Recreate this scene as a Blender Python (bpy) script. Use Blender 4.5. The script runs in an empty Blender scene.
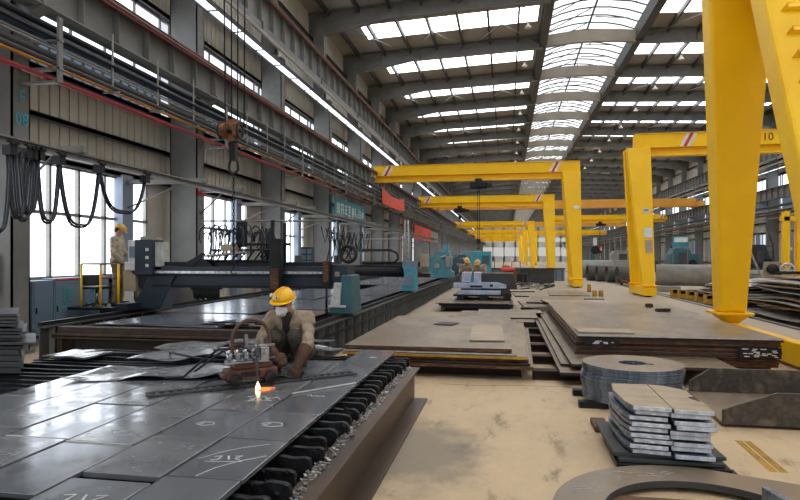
import bpy, math, random
from mathutils import Vector, Matrix, noise
random.seed(7)
sc = bpy.context.scene
COL = sc.collection
R = math.radians
PI = math.pi

# ---------------------------------------------------------------- helpers
def lin(c):
    return tuple(((v/255)/12.92 if v/255 <= 0.04045 else ((v/255+0.055)/1.055)**2.4) for v in c)

class MB:
    """collects shapes; build() links them as one mesh object"""
    def __init__(s):
        s.v = []; s.f = []; s.smooth = []; s.mi = []; s.cur = 0; s.uvm = None
    def add(s, vs, fs, smooth=False):
        o = len(s.v); s.v += [Vector(v) for v in vs]
        for f in fs:
            s.f.append([i+o for i in f]); s.smooth.append(smooth); s.mi.append(s.cur)
        return s
    def box(s, x0, x1, y0, y1, z0, z1):
        return s.add([(x0,y0,z0),(x1,y0,z0),(x1,y1,z0),(x0,y1,z0),(x0,y0,z1),(x1,y0,z1),(x1,y1,z1),(x0,y1,z1)],
              [(0,3,2,1),(4,5,6,7),(0,1,5,4),(1,2,6,5),(2,3,7,6),(3,0,4,7)])
    def obox(s, c, size, rz=0, rx=0, ry=0):
        m = Matrix.Translation(c) @ Matrix.Rotation(rz,4,'Z') @ Matrix.Rotation(ry,4,'Y') @ Matrix.Rotation(rx,4,'X')
        a,b,h = size[0]/2,size[1]/2,size[2]/2
        vs = [m @ Vector(p) for p in [(-a,-b,-h),(a,-b,-h),(a,b,-h),(-a,b,-h),(-a,-b,h),(a,-b,h),(a,b,h),(-a,b,h)]]
        return s.add(vs, [(0,3,2,1),(4,5,6,7),(0,1,5,4),(1,2,6,5),(2,3,7,6),(3,0,4,7)])
    def hexa(s, b, t):
        """8 corner solid: 4 bottom points, 4 top points, both counter clockwise"""
        return s.add(list(b)+list(t), [(0,3,2,1),(4,5,6,7),(0,1,5,4),(1,2,6,5),(2,3,7,6),(3,0,4,7)])
    def prism(s, pts, a, b, axis='z'):
        n = len(pts)
        def P(u,v,w):
            return (u,v,w) if axis=='z' else ((u,w,v) if axis=='y' else (w,u,v))
        vs = [P(u,v,a) for u,v in pts]+[P(u,v,b) for u,v in pts]
        fs = [tuple(range(n))[::-1], tuple(range(n,2*n))]+[(i,(i+1)%n,n+(i+1)%n,n+i) for i in range(n)]
        return s.add(vs, fs)
    def tube(s, pts, r, n=8, closed=False, caps=True, smooth=True, flat=1.0):
        pts = [Vector(p) for p in pts]; m = len(pts)
        rs = r if isinstance(r,(list,tuple)) else [r]*m
        vs = []; up = Vector((0,0,1)); last = None
        for i,p in enumerate(pts):
            if closed: t = pts[(i+1)%m]-pts[i-1]
            else: t = pts[min(i+1,m-1)]-pts[max(i-1,0)]
            if t.length < 1e-9: t = Vector((0,0,1))
            t.normalize()
            if last is None:
                a = t.cross(up)
                if a.length < 1e-3: a = t.cross(Vector((0,1,0)))
            else:
                a = last - t*last.dot(t)
                if a.length < 1e-4: a = t.cross(up)
            a.normalize(); last = a; b = t.cross(a)
            for k in range(n):
                g = 2*PI*k/n
                vs.append(p + a*(math.cos(g)*rs[i]) + b*(math.sin(g)*rs[i]*flat))
        fs = []
        for i in range(m if closed else m-1):
            j = (i+1)%m
            for k in range(n):
                l = (k+1)%n
                fs.append((i*n+k,i*n+l,j*n+l,j*n+k))
        s.add(vs, fs, smooth)
        if caps and not closed:
            o = len(s.v)-m*n
            s.f.append([o+k for k in range(n)][::-1]); s.smooth.append(False); s.mi.append(s.cur)
            s.f.append([o+(m-1)*n+k for k in range(n)]); s.smooth.append(False); s.mi.append(s.cur)
        return s
    def cyl(s, p0, p1, r, n=16, r1=None):
        return s.tube([p0,p1],[r, r if r1 is None else r1], n)
    def ball(s, c, rad, m=None, nu=14, nv=9):
        if not isinstance(rad,(tuple,list)): rad = (rad,)*3
        vs = []; c = Vector(c)
        def X(p):
            p = Vector((p[0]*rad[0],p[1]*rad[1],p[2]*rad[2]))
            if m: p = m @ p
            return c+p
        vs.append(X((0,0,-1)))
        for j in range(1,nv):
            a = -PI/2+PI*j/nv
            for i in range(nu):
                g = 2*PI*i/nu
                vs.append(X((math.cos(a)*math.cos(g),math.cos(a)*math.sin(g),math.sin(a))))
        vs.append(X((0,0,1)))
        fs = [(0,1+(i+1)%nu,1+i) for i in range(nu)]
        for j in range(nv-2):
            for i in range(nu):
                a=1+j*nu+i; b=1+j*nu+(i+1)%nu
                fs.append((a,b,b+nu,a+nu))
        L=len(vs)-1
        fs += [(1+(nv-2)*nu+i,1+(nv-2)*nu+(i+1)%nu,L) for i in range(nu)]
        return s.add(vs,fs,True)
    def limb(s, pts, rs, n=12):
        """closed capsules joined end to end (for remeshing into one skin)"""
        for i in range(len(pts)-1):
            s.tube([pts[i],pts[i+1]],[rs[i],rs[i+1]],n)
        for p,r in zip(pts,rs): s.ball(p,r,nu=n,nv=8)
        return s
    def lathe(s, prof, c=(0,0,0), n=24, ax='z', caps=True):
        vs=[]; c=Vector(c)
        for r,h in prof:
            for k in range(n):
                g=2*PI*k/n; u,w=r*math.cos(g),r*math.sin(g)
                vs.append(c+Vector((u,w,h) if ax=='z' else ((u,h,w) if ax=='y' else (h,u,w))))
        fs=[]; m=len(prof)
        for j in range(m-1):
            for k in range(n):
                l=(k+1)%n; fs.append((j*n+k,j*n+l,(j+1)*n+l,(j+1)*n+k))
        s.add(vs,fs,True)
        return s
    def ring(s, c, ro, ri, z0, z1, n=48, a0=0, a1=2*PI):
        full = abs(a1-a0-2*PI)<1e-6; m = n if full else n+1
        vs=[]
        for k in range(m):
            g=a0+(a1-a0)*k/n; cx,cy=math.cos(g),math.sin(g)
            vs += [(c[0]+ro*cx,c[1]+ro*cy,z0),(c[0]+ro*cx,c[1]+ro*cy,z1),(c[0]+ri*cx,c[1]+ri*cy,z1),(c[0]+ri*cx,c[1]+ri*cy,z0)]
        fs=[]
        for k in range(n):
            a=4*k; b=4*((k+1)%m)
            for q in range(4):
                r_=(q+1)%4
                fs.append((a+q,b+q,b+r_,a+r_))
        return s.add(vs,fs)
    def build(s, name, mats, parent=None, loc=None, world=True, bevel=0, seg=2, cuts=None, **pr):
        """world=True: vertices are scene coordinates. A parentless object gets its origin at its base centre."""
        me = bpy.data.meshes.new(name)
        off = Vector((0,0,0))
        if parent is None:
            if loc is not None: off = Vector(loc) if world else Vector((0,0,0))
            elif world:
                xs=[v.x for v in s.v]; ys=[v.y for v in s.v]; zs=[v.z for v in s.v]
                off = Vector(((min(xs)+max(xs))/2,(min(ys)+max(ys))/2,min(zs)))
        elif world:
            p = parent
            while p is not None: off += p.location; p = p.parent
        me.from_pydata([v-off for v in s.v], [], s.f)
        me.polygons.foreach_set('use_smooth', s.smooth)
        if not isinstance(mats,(list,tuple)): mats=[mats]
        for m in mats: me.materials.append(m)
        if len(mats)>1: me.polygons.foreach_set('material_index', s.mi)
        me.update()
        o = bpy.data.objects.new(name, me); COL.objects.link(o)
        if parent is None: o.location = Vector(loc) if loc is not None else off
        else: o.parent = parent
        if bevel:
            b = o.modifiers.new('bevel','BEVEL'); b.width=bevel; b.segments=seg; b.limit_method='ANGLE'; b.angle_limit=R(40)
        for k,v in pr.items(): o[k]=v
        return o

def tag(o, label, cat, group=None, kind=None):
    o['label']=label; o['category']=cat
    if group: o['group']=group
    if kind: o['kind']=kind
    return o
def thing(name, label, cat, loc=(0,0,0), rz=0, group=None):
    o = bpy.data.objects.new(name,None); COL.objects.link(o); o.empty_display_size=.1
    o.location=loc; o.rotation_euler=(0,0,rz)
    return tag(o,label,cat,group)
def struct(mb, name, mat, **k):
    o = mb.build(name, mat, **k); o['kind']='structure'; return o
def copy_tree(o, parent=None):
    c=o.copy(); COL.objects.link(c)
    if parent: c.parent=parent
    for ch in list(o.children): copy_tree(ch,c)
    return c
ORD=['','topmost','second','third','fourth','fifth','sixth','seventh','eighth','ninth','tenth','eleventh','twelfth','thirteenth','fourteenth','fifteenth','sixteenth','seventeenth','eighteenth','nineteenth','twentieth','twenty-first','twenty-second','twenty-third','twenty-fourth','twenty-fifth']
def rank(i, n):
    if i==1: return 'topmost'
    if i==n: return 'lowest'
    return ORD[i]+' from the top'

# ---- camera model (used to read positions of things off the known planes of the hall)
YAW=R(10.1); F=600.0; HZ=257.0; H=1.7
sY,cY=math.sin(YAW),math.cos(YAW)
def UZ(px,py,z=0.0):
    r=(px-400)/F; d=(H-z)*F/(py-HZ); return Vector((d*(-sY+cY*r), d*(cY+sY*r), z))
def UX(px,py,x):
    r=(px-400)/F; d=x/(-sY+cY*r); return Vector((x, d*(cY+sY*r), H+(HZ-py)/F*d))
def UY(px,py,y):
    r=(px-400)/F; d=y/(cY+sY*r); return Vector((d*(-sY+cY*r), y, H+(HZ-py)/F*d))

# ---------------------------------------------------------------- materials
def nodes(name):
    m=bpy.data.materials.new(name); m.use_nodes=True
    nt=m.node_tree; b=nt.nodes['Principled BSDF']; return m,nt,b
def ramp(nt, fac, stops):
    r=nt.nodes.new('ShaderNodeValToRGB'); e=r.color_ramp.elements
    e[0].position=stops[0][0]; e[0].color=(*stops[0][1],1)
    e[1].position=stops[-1][0]; e[1].color=(*stops[-1][1],1)
    for p,c in stops[1:-1]:
        x=e.new(p); x.color=(*c,1)
    nt.links.new(fac,r.inputs[0]); return r
def mapping(nt, scale=(1,1,1), coord='Object', rot=(0,0,0)):
    t=nt.nodes.new('ShaderNodeTexCoord'); m=nt.nodes.new('ShaderNodeMapping')
    m.inputs['Scale'].default_value=scale; m.inputs['Rotation'].default_value=rot
    if coord=='World':
        g=nt.nodes.new('ShaderNodeNewGeometry'); nt.links.new(g.outputs['Position'],m.inputs[0])
    else: nt.links.new(t.outputs[coord],m.inputs[0])
    return m.outputs[0]
def noisetex(nt, vec, scale, detail=5, rough=.6):
    n=nt.nodes.new('ShaderNodeTexNoise'); n.inputs['Scale'].default_value=scale
    n.inputs['Detail'].default_value=detail; n.inputs['Roughness'].default_value=rough
    nt.links.new(vec,n.inputs['Vector']); return n.outputs['Fac']
def M(name, c1, c2=None, scale=4, rough=.5, metal=0.0, bump=0.0, bscale=None, stretch=(1,1,1), rvar=0.0, lo=.35, hi=.65, coord='Object', c3=None, spec=None, coat=0):
    m,nt,b=nodes(name)
    c1=lin(c1); b.inputs['Metallic'].default_value=metal; b.inputs['Roughness'].default_value=rough
    if spec is not None: b.inputs['Specular IOR Level'].default_value=spec
    if coat: b.inputs['Coat Weight'].default_value=coat
    v=mapping(nt,stretch,coord)
    if c2 is None: c2v=tuple(x*.82 for x in c1)
    else: c2v=lin(c2)
    n=noisetex(nt,v,scale)
    st=[(lo,c1),(hi,c2v)]
    if c3: st=[(lo,c1),((lo+hi)/2,c2v),(hi,lin(c3))]
    r=ramp(nt,n,st); nt.links.new(r.outputs[0],b.inputs['Base Color'])
    if rvar:
        mr=nt.nodes.new('ShaderNodeMapRange'); mr.inputs[1].default_value=.3; mr.inputs[2].default_value=.7
        mr.inputs[3].default_value=max(.05,rough-rvar); mr.inputs[4].default_value=min(1,rough+rvar)
        n2=noisetex(nt,v,scale*2.3); nt.links.new(n2,mr.inputs[0]); nt.links.new(mr.outputs[0],b.inputs['Roughness'])
    if bump:
        bp=nt.nodes.new('ShaderNodeBump'); bp.inputs['Strength'].default_value=bump; bp.inputs['Distance'].default_value=.02
        n3=noisetex(nt,v,bscale or scale*6,6); nt.links.new(n3,bp.inputs['Height']); nt.links.new(bp.outputs[0],b.inputs['Normal'])
    return m
def EM(name, col, s):
    m=bpy.data.materials.new(name); m.use_nodes=True; nt=m.node_tree; nt.nodes.clear()
    e=nt.nodes.new('ShaderNodeEmission'); e.inputs[0].default_value=(*lin(col),1); e.inputs[1].default_value=s
    o=nt.nodes.new('ShaderNodeOutputMaterial'); nt.links.new(e.outputs[0],o.inputs[0]); return m

m_floor_,nt,b=nodes('concrete_floor'); M_FLOOR=m_floor_
v=mapping(nt,(1,1,1),'World')
n1=noisetex(nt,v,.35,6,.65); n2=noisetex(nt,mapping(nt,(1.2,.45,1),'World'),3.0,8,.7)
r1=ramp(nt,n1,[(.3,lin((192,168,132))),(.5,lin((208,182,144))),(.72,lin((218,192,152)))])
r2=ramp(nt,n2,[(.30,lin((104,92,78))),(.44,(.82,.81,.80)),(.75,(1,1,1))])
mx=nt.nodes.new('ShaderNodeMix'); mx.data_type='RGBA'; mx.blend_type='MULTIPLY'; mx.inputs[0].default_value=.75
nt.links.new(r1.outputs[0],mx.inputs[6]); nt.links.new(r2.outputs[0],mx.inputs[7])
# oily grey stain beside the near cutting table, greyer tone farther down the hall
g=nt.nodes.new('ShaderNodeNewGeometry'); vd=nt.nodes.new('ShaderNodeVectorMath'); vd.operation='DISTANCE'
sx=nt.nodes.new('ShaderNodeVectorMath'); sx.operation='MULTIPLY'; sx.inputs[1].default_value=(1.7,1,0)
nt.links.new(g.outputs['Position'],sx.inputs[0]); nt.links.new(sx.outputs[0],vd.inputs[0]); vd.inputs[1].default_value=(-1.3,5.2,0)
n3=noisetex(nt,v,2.2,6,.7)
ad=nt.nodes.new('ShaderNodeMath'); ad.operation='MULTIPLY_ADD'; ad.inputs[1].default_value=1.6; nt.links.new(n3,ad.inputs[0]); nt.links.new(vd.outputs['Value'],ad.inputs[2])
r3=ramp(nt,ad.outputs[0],[(.0,(1,1,1)),(.9,(1,1,1)),(1.0,(0,0,0))])
mr=nt.nodes.new('ShaderNodeMapRange'); mr.inputs[1].default_value=1.35; mr.inputs[2].default_value=2.0; mr.inputs[3].default_value=.75; mr.inputs[4].default_value=0
nt.links.new(ad.outputs[0],mr.inputs[0])
mx2=nt.nodes.new('ShaderNodeMix'); mx2.data_type='RGBA'; nt.links.new(mr.outputs[0],mx2.inputs[0]); nt.links.new(mx.outputs[2],mx2.inputs[6]); mx2.inputs[7].default_value=(*lin((112,104,92)),1)
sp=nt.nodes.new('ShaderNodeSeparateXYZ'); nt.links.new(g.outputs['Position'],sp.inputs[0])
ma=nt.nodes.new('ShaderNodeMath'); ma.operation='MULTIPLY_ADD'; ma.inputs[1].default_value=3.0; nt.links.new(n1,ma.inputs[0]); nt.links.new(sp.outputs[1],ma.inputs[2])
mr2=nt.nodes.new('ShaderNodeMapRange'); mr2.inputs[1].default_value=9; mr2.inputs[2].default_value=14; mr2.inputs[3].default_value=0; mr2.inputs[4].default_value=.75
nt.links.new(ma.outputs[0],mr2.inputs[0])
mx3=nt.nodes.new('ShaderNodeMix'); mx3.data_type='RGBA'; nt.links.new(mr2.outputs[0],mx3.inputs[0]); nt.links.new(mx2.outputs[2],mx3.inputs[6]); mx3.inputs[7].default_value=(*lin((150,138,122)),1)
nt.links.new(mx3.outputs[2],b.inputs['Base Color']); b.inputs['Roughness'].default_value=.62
bp=nt.nodes.new('ShaderNodeBump'); bp.inputs['Strength'].default_value=.25; bp.inputs['Distance'].default_value=.01; nt.links.new(n2,bp.inputs['Height']); nt.links.new(bp.outputs[0],b.inputs['Normal'])

GREY=M('grey_painted_steel',(124,124,120),(110,110,106),1.5,.55,coord='World')
GREY_D=M('dark_grey_steel',(72,72,70),(56,56,56),1.2,.6,coord='World')
GREY_L=M('light_grey_steel',(150,148,142),(132,130,124),1.5,.5,coord='World')
BEIGE=M('beige_beam_paint',(158,150,136),(142,134,120),1.0,.6,coord='World')
SHEET=M('beige_wall_sheeting',(214,207,192),(192,185,170),.7,.55,coord='World')
ROOFS=M('roof_sheeting',(172,166,156),(152,146,138),.6,.7,coord='World')
YEL=M('yellow_crane_paint',(255,202,0),(248,192,0),1.2,.42,coord='World',spec=.4)
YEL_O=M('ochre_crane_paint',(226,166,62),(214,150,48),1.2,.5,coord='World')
YEL_D=M('faded_yellow_paint',(196,150,40),(150,110,40),6,.6)
REDRUST=M('red_oxide_rail',(132,62,56),(98,56,48),3,.6,coord='World')
REDPIPE=M('red_pipe',(170,40,52),(140,32,44),3,.45,coord='World')
ORPIPE=M('orange_pipe',(215,150,40),(190,120,30),3,.45,coord='World')
BLUPIPE=M('navy_pipe',(38,52,72),(28,38,54),3,.4,coord='World')
BLACK=M('black_rubber',(22,23,26),(14,15,17),6,.55)
BLACKM=M('black_steel',(30,32,36),(20,22,25),5,.5,metal=.3)
NAVY=M('navy_machine_paint',(44,54,68),(32,40,52),2,.4)
TEAL=M('teal_machine_paint',(84,140,150),(70,124,134),3,.45)
TEAL_B=M('bright_teal_paint',(70,160,176),(60,142,160),3,.45)
TEAL_D=M('dark_teal_paint',(60,104,112),(48,88,96),3,.5)
PLATE=M('mill_scale_plate',(158,162,168),(136,140,146),2.2,.17,metal=.6,bump=.012,bscale=9,rvar=.1,stretch=(1,.5,1))
PLATE_B=M('scuffed_plate',(164,167,170),(140,143,146),3,.2,metal=.55,bump=.015,bscale=8,rvar=.12,stretch=(.6,1,1))
SILVER=M('bright_sheet_steel',(150,156,166),(126,132,142),.8,.22,metal=.6,rvar=.05)
EDGE=M('bare_cut_edge',(238,242,246),(176,184,192),14,.35,metal=.25)
DARKPL=M('dark_grey_plate',(92,92,90),(70,71,72),3,.5,metal=.2,stretch=(1,1,6))
TROUGHM=M('dark_scuffed_steel',(98,88,76),(66,58,50),4,.5,metal=.2,bump=.2,c3=(112,100,86))
BLUSTEEL=M('blue_grey_cut_steel',(140,152,168),(84,94,108),18,.35,metal=.6)
BROWNP=M('dusty_plate_top',(140,124,104),(126,110,92),1.1,.36,metal=.15,rvar=.08,stretch=(1,.5,1),bump=.01,c3=(150,134,112))
BROWNP2=M('dusty_brown_plate_top',(134,114,94),(116,98,80),1.2,.4,metal=.1,rvar=.1)
TANP=M('tan_plate_top',(176,158,130),(150,132,108),2.4,.45,metal=.15,stretch=(1,3,1))
RUST=M('rusty_edge',(104,66,40),(66,42,28),5,.75,bump=.3,stretch=(1,1,4),c3=(124,82,50),coord='World')
RUST_D=M('dark_rusty_steel',(72,54,42),(46,36,30),4,.75,bump=.2,coord='World')
BEAMBR=M('brown_primer_beam',(96,78,64),(72,58,48),3,.45,metal=.35,coord='World',stretch=(1,.3,3))
SLATM=M('burnt_slat_steel',(40,41,43),(18,18,20),7,.5,metal=.4,bump=.7,bscale=26,c3=(58,60,64),lo=.3,hi=.75)
SLAG=M('slag_flakes',(190,188,182),(70,68,66),22,.45,metal=.5,coord='World')
CHALK=M('chalk_line',(214,216,214),(190,192,190),20,.9)
WHITE=M('white_paint',(226,226,222),(206,206,202),3,.5)
REDP=M('red_paint',(206,52,40),(190,44,34),3,.5)
SALMON=M('red_banner_cloth',(232,92,72),(220,80,60),3,.7)
TEALSIGN=M('teal_banner',(58,138,150),(50,126,140),1,.6)
CABBLUE=M('blue_grey_cabinet',(118,138,156),(104,124,142),2,.45)
TANBOX=M('tan_cabinet',(176,160,132),(160,144,118),3,.5)
TEALTXT=M('teal_lettering',(50,176,186),(44,164,174),3,.6)
CABLE=M('grey_black_cable',(44,48,56),(32,35,40),6,.5)
SKIN=M('skin',(196,150,122),(184,136,108),10,.55)
JACKET=M('khaki_work_jacket',(176,156,132),(136,118,98),7,.85,bump=.5,bscale=18)
JACKET2=M('beige_work_shirt',(188,176,152),(166,152,128),7,.85,bump=.4,bscale=16)
TROUS=M('dark_olive_trousers',(74,66,56),(52,46,40),8,.85,bump=.5,bscale=18)
TROUS2=M('khaki_trousers',(140,122,92),(112,96,70),8,.85,bump=.5,bscale=18)
VEST=M('dark_inner_shirt',(58,54,48),(42,40,36),10,.85,bump=.4)
GLOVE=M('brown_leather_glove',(98,66,46),(66,44,32),9,.7,bump=.4,bscale=20)
BOOT=M('black_boot',(34,32,32),(22,21,21),8,.6)
HELMY=M('yellow_helmet',(250,190,16),(246,184,12),2,.28)
HELMT=M('tan_helmet',(226,176,96),(214,164,84),2,.35)
MASKM=M('white_mask',(236,236,232),(222,222,218),8,.8)
GOGGLE=M('dark_goggle',(40,30,26),(28,22,20),4,.25)
HAIR=M('black_hair',(26,22,20),(16,14,12),20,.7)
CARR=M('orange_brown_carriage',(132,80,54),(88,54,38),12,.55,bump=.2,c3=(88,60,44))
COPPER=M('worn_copper_hose',(104,76,62),(74,54,46),10,.5)
CHROME=M('chrome',(206,208,210),(150,152,156),14,.25,metal=.85)
CONCP=M('concrete_pipe',(150,148,140),(126,124,118),2.5,.75,bump=.15)
CONCD=M('dark_pipe',(98,96,92),(76,74,72),2.5,.7)
TIMBER=M('timber',(112,84,60),(84,62,44),6,.8,stretch=(1,8,1))
SCRAP=M('scrap_steel',(120,118,114),(82,80,78),6,.5,metal=.3,bump=.2)
HOOKM=M('worn_orange_block',(150,92,44),(52,42,34),9,.55)
LIGHTP=M('light_plate_edge',(206,206,200),(168,168,162),7,.5,metal=.2)
FARW=M('pale_far_wall',(206,206,200),(184,184,178),.25,.8,coord='World')
SKYPANEL=EM('translucent_roof_panel',(250,252,255),5.6)
SKYRIDGE=EM('translucent_ridge_panel',(250,252,255),1.7)
WINL=EM('bright_window_glass',(240,246,255),4.2)
WINR=EM('daylit_window_glass',(225,236,250),1.1)
WINB=EM('far_end_glass',(222,222,216),.75)
BLUWHITE=M('blue_white_casting',(190,204,226),(160,174,198),5,.5)
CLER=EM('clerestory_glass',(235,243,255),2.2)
BLUEP=EM('blue_translucent_sheet',(150,170,196),.42)
LAMPG=EM('lamp_glass',(255,252,244),3.0)
FLAME=EM('torch_flame',(255,214,150),9)
FLAMEO=EM('torch_glow',(255,120,50),2.2)
# ================================================================ THE HALL
XL,XR = -9.4, 21.6          # wall sheeting
YN,YF = -13.0, 222.0
BAY=6.2; C0=9.1             # column rhythm
KS=range(-3,34)
def colY(k): return C0+BAY*k
SX0,SX1 = 1.95, 6.95        # ridge skylight
def roofz(x):
    if x<=SX0: return 13.95-(SX0-x)*.045
    if x>=SX1: return 13.95-(x-SX1)*.045
    return 13.95
# floor
b=MB(); b.box(XL-.1,XR+.1,YN,YF,-.25,0); struct(b,'floor',M_FLOOR,loc=(6,100,-.25))
# floor rails for the gantries
for X in (6.75,7.05):
    b=MB(); b.box(X-.035,X+.035,4,150,0,.012); b.box(X-.1,X-.05,4,150,0,.004)
    struct(b,'trim_1',GREY_D)
# ceiling with slots for the translucent strips
b=MB()
def quad_roof(x0,x1,y0,y1,th=.06):
    z0,z1=roofz(x0+ (1e-4 if x0>=SX1 else 0)),roofz(x1)
    b.hexa([(x0,y0,z0),(x1,y0,z1),(x1,y1,z1),(x0,y1,z0)],[(x0,y0,z0+th),(x1,y0,z1+th),(x1,y1,z1+th),(x0,y1,z0+th)])
S0,S1=2.2,4.15
LX0,LX1,RX0,RX1=-7.4,1.55,7.35,19.8
for k in KS:
    y=colY(k)
    quad_roof(XL,LX0,y,y+BAY); quad_roof(LX1,SX0,y,y+BAY)
    quad_roof(LX0,LX1,y,y+S0); quad_roof(LX0,LX1,y+S1,y+BAY)
    quad_roof(SX1,RX0,y,y+BAY); quad_roof(RX1,XR,y,y+BAY)
    quad_roof(RX0,RX1,y,y+S0); quad_roof(RX0,RX1,y+S1,y+BAY)
    # shallow ribs of the sheeting run down the slope
struct(b,'ceiling',ROOFS)
wn=1
for k in KS:
    y=colY(k)
    for (x0,x1) in ((LX0,LX1),(RX0,RX1)):
        b=MB(); z0,z1=roofz(x0),roofz(x1)
        b.hexa([(x0,y+S0,z0+.01),(x1,y+S0,z1+.01),(x1,y+S1,z1+.01),(x0,y+S1,z0+.01)],[(x0,y+S0,z0+.05),(x1,y+S0,z1+.05),(x1,y+S1,z1+.05),(x0,y+S1,z0+.05)])
        struct(b,'window_%d'%wn,SKYPANEL); wn+=1
# ridge monitor: arched translucent glazing
NA=8
def archz(x): t=(x-SX0)/(SX1-SX0); return 14.15+.55*4*t*(1-t)
b=MB()
for i in range(NA):
    x0=SX0+(SX1-SX0)*i/NA; x1=SX0+(SX1-SX0)*(i+1)/NA
    b.hexa([(x0,YN,archz(x0)),(x1,YN,archz(x1)),(x1,YF,archz(x1)),(x0,YF,archz(x0))],[(x0,YN,archz(x0)+.03),(x1,YN,archz(x1)+.03),(x1,YF,archz(x1)+.03),(x0,YF,archz(x0)+.03)])
struct(b,'window_%d'%wn,SKYRIDGE); wn+=1
for k in KS:                     # glazing bars and bracing rods in each ridge bay
    y=colY(k)
    if y>130: continue
    b=MB()
    for j in range(6):
        yy=y+BAY*(j+.5)/6
        b.tube([(SX0+(SX1-SX0)*i/6,yy,archz(SX0+(SX1-SX0)*i/6)-.05) for i in range(7)],.04,4,smooth=False)
    for s in (0,1):
        xa,xb=(SX0,4.45) if s==0 else (4.45,SX1)
        for j in range(3):
            ya=y+BAY*j/3; yb=y+BAY*(j+1)/3
            b.tube([(xa,ya,13.95),(xb,yb,14.5)] if s else [(xa,yb,13.95),(xb,ya,14.5)],.028,4,smooth=False)
    b.box(4.41,4.49,y,y+BAY,14.48,14.58)
    struct(b,'skylight_glazing_bars',GREY_D)
for X,s in ((SX0,-1),(SX1,1)):   # upstand beams on both sides of the ridge window
    b=MB(); b.box(X-.14,X+.14,YN,YF,13.35,14.16); b.box(X-.2,X+.2,YN,YF,13.3,13.37)
    b.box(X+s*.02,X+s*.3,YN,YF,13.5,13.56)
    struct(b,'skylight_edge_beam',GREY_D)
# rafters
for k in KS:
    y=colY(k)
    for side in (0,1):
        b=MB()
        xe,xi=(XL,SX0) if side==0 else (XR,SX1)
        s=1 if side==0 else -1
        ze,zi=roofz(xe)-.08,roofz(xi)-.08
        de,dm,di=1.15,.62,.68
        xm=xe+s*4.0; zm=roofz(xm)-.08
        pts=[(xe,ze),(xm,zm),(xi,zi),(xi,zi-di),(xm,zm-dm),(xe,ze-de)]
        if s<0: pts=pts[::-1]
        b.prism(pts,y-.012,y+.012,'y')
        for (p,q) in (((xe,ze-de),(xm,zm-dm)),((xm,zm-dm),(xi,zi-di)),((xe,ze),(xi,zi))):
            (x0,z0),(x1,z1)=sorted((p,q))
            b.hexa([(x0,y-.14,z0-.02),(x1,y-.14,z1-.02),(x1,y+.14,z1-.02),(x0,y+.14,z0-.02)],[(x0,y-.14,z0+.02),(x1,y-.14,z1+.02),(x1,y+.14,z1+.02),(x0,y+.14,z0+.02)])
        for i in range(1,5):
            x=xe+(xi-xe)*i/5.0
            z=roofz(x)-.08
            b.box(x-.012,x+.012,y-.12,y+.12,z-.62,z)
        struct(b,'rafter',GREY)
    b=MB()                        # pale cross beam under the ridge window
    for i in range(6):
        t0,t1=i/6,(i+1)/6; x0=SX0+.15+(SX1-SX0-.3)*t0; x1=SX0+.15+(SX1-SX0-.3)*t1
        a=lambda t:.16*4*t*(1-t)
        b.hexa([(x0,y-.12,13.22+a(t0)),(x1,y-.12,13.22+a(t1)),(x1,y+.12,13.22+a(t1)),(x0,y+.12,13.22+a(t0))],
               [(x0,y-.12,13.86+a(t0)),(x1,y-.12,13.86+a(t1)),(x1,y+.12,13.86+a(t1)),(x0,y+.12,13.86+a(t0))])
    b.box(4.42,4.48,y-.14,y+.14,13.3,14.05)
    struct(b,'ridge_cross_beam',BEIGE)
# purlins
for i in range(7):
    x=-8.4+i*1.5
    b=MB(); z=roofz(x); b.box(x-.035,x+.035,YN,YF,z-.26,z-.01); b.box(x-.07,x+.035,YN,YF,z-.27,z-.25); struct(b,'purlin',GREY_D)
for i in range(9):
    x=8.4+i*1.5
    b=MB(); z=roofz(x); b.box(x-.035,x+.035,YN,YF,z-.26,z-.01); b.box(x-.035,x+.07,YN,YF,z-.27,z-.25); struct(b,'purlin',GREY_D)
# roof bracing rods
for k in (2,3,5,7,9,12):
    y=colY(k)
    for (xa,xb) in ((-8.6,-5.4),(-5.4,-2.2),(-2.2,1.6),(7.5,11.5),(11.5,15.5)):
        b=MB()
        b.tube([(xa,y,roofz(xa)-.34),(xb,y+BAY,roofz(xb)-.34)],.02,5); b.tube([(xb,y,roofz(xb)-.37),(xa,y+BAY,roofz(xa)-.37)],.02,5)
        struct(b,'roof_bracing_rods',GREY_L)
# pendant lamps under the purlins
lamp0=None
for side,X in (('left',1.05),('right',9.9)):
    n=0
    for k in range(2,12):
        y=colY(k)+3.0; z=roofz(X)-.27
        if lamp0 is None:
            lamp0=thing('pendant_lamp','x','lamp',(X,y,z))
            q=MB(); q.cyl((0,0,0),(0,0,-.22),.02,6); q.build('stem',GREY_D,lamp0,world=False)
            q=MB(); q.lathe([(.05,-.2),(.07,-.34),(.2,-.46),(.22,-.47)],n=14); q.lathe([(0,-.2),(.05,-.2)],n=14); q.build('lamp_shade',BEIGE,lamp0,world=False)
            q=MB(); q.lathe([(0,-.465),(.19,-.465)],n=14); q.build('lens',WHITE,lamp0,world=False)
            L=lamp0
        else:
            L=copy_tree(lamp0); L.location=(X,y,z)
        n+=1
        tag(L,'bell shaped pendant roof lamp, %s in the row %s of the skylight'%(('nearest' if n==1 else ORD[n]+' nearest'),side),'lamp','pendant lamps in the row %s of the skylight'%side)

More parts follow.
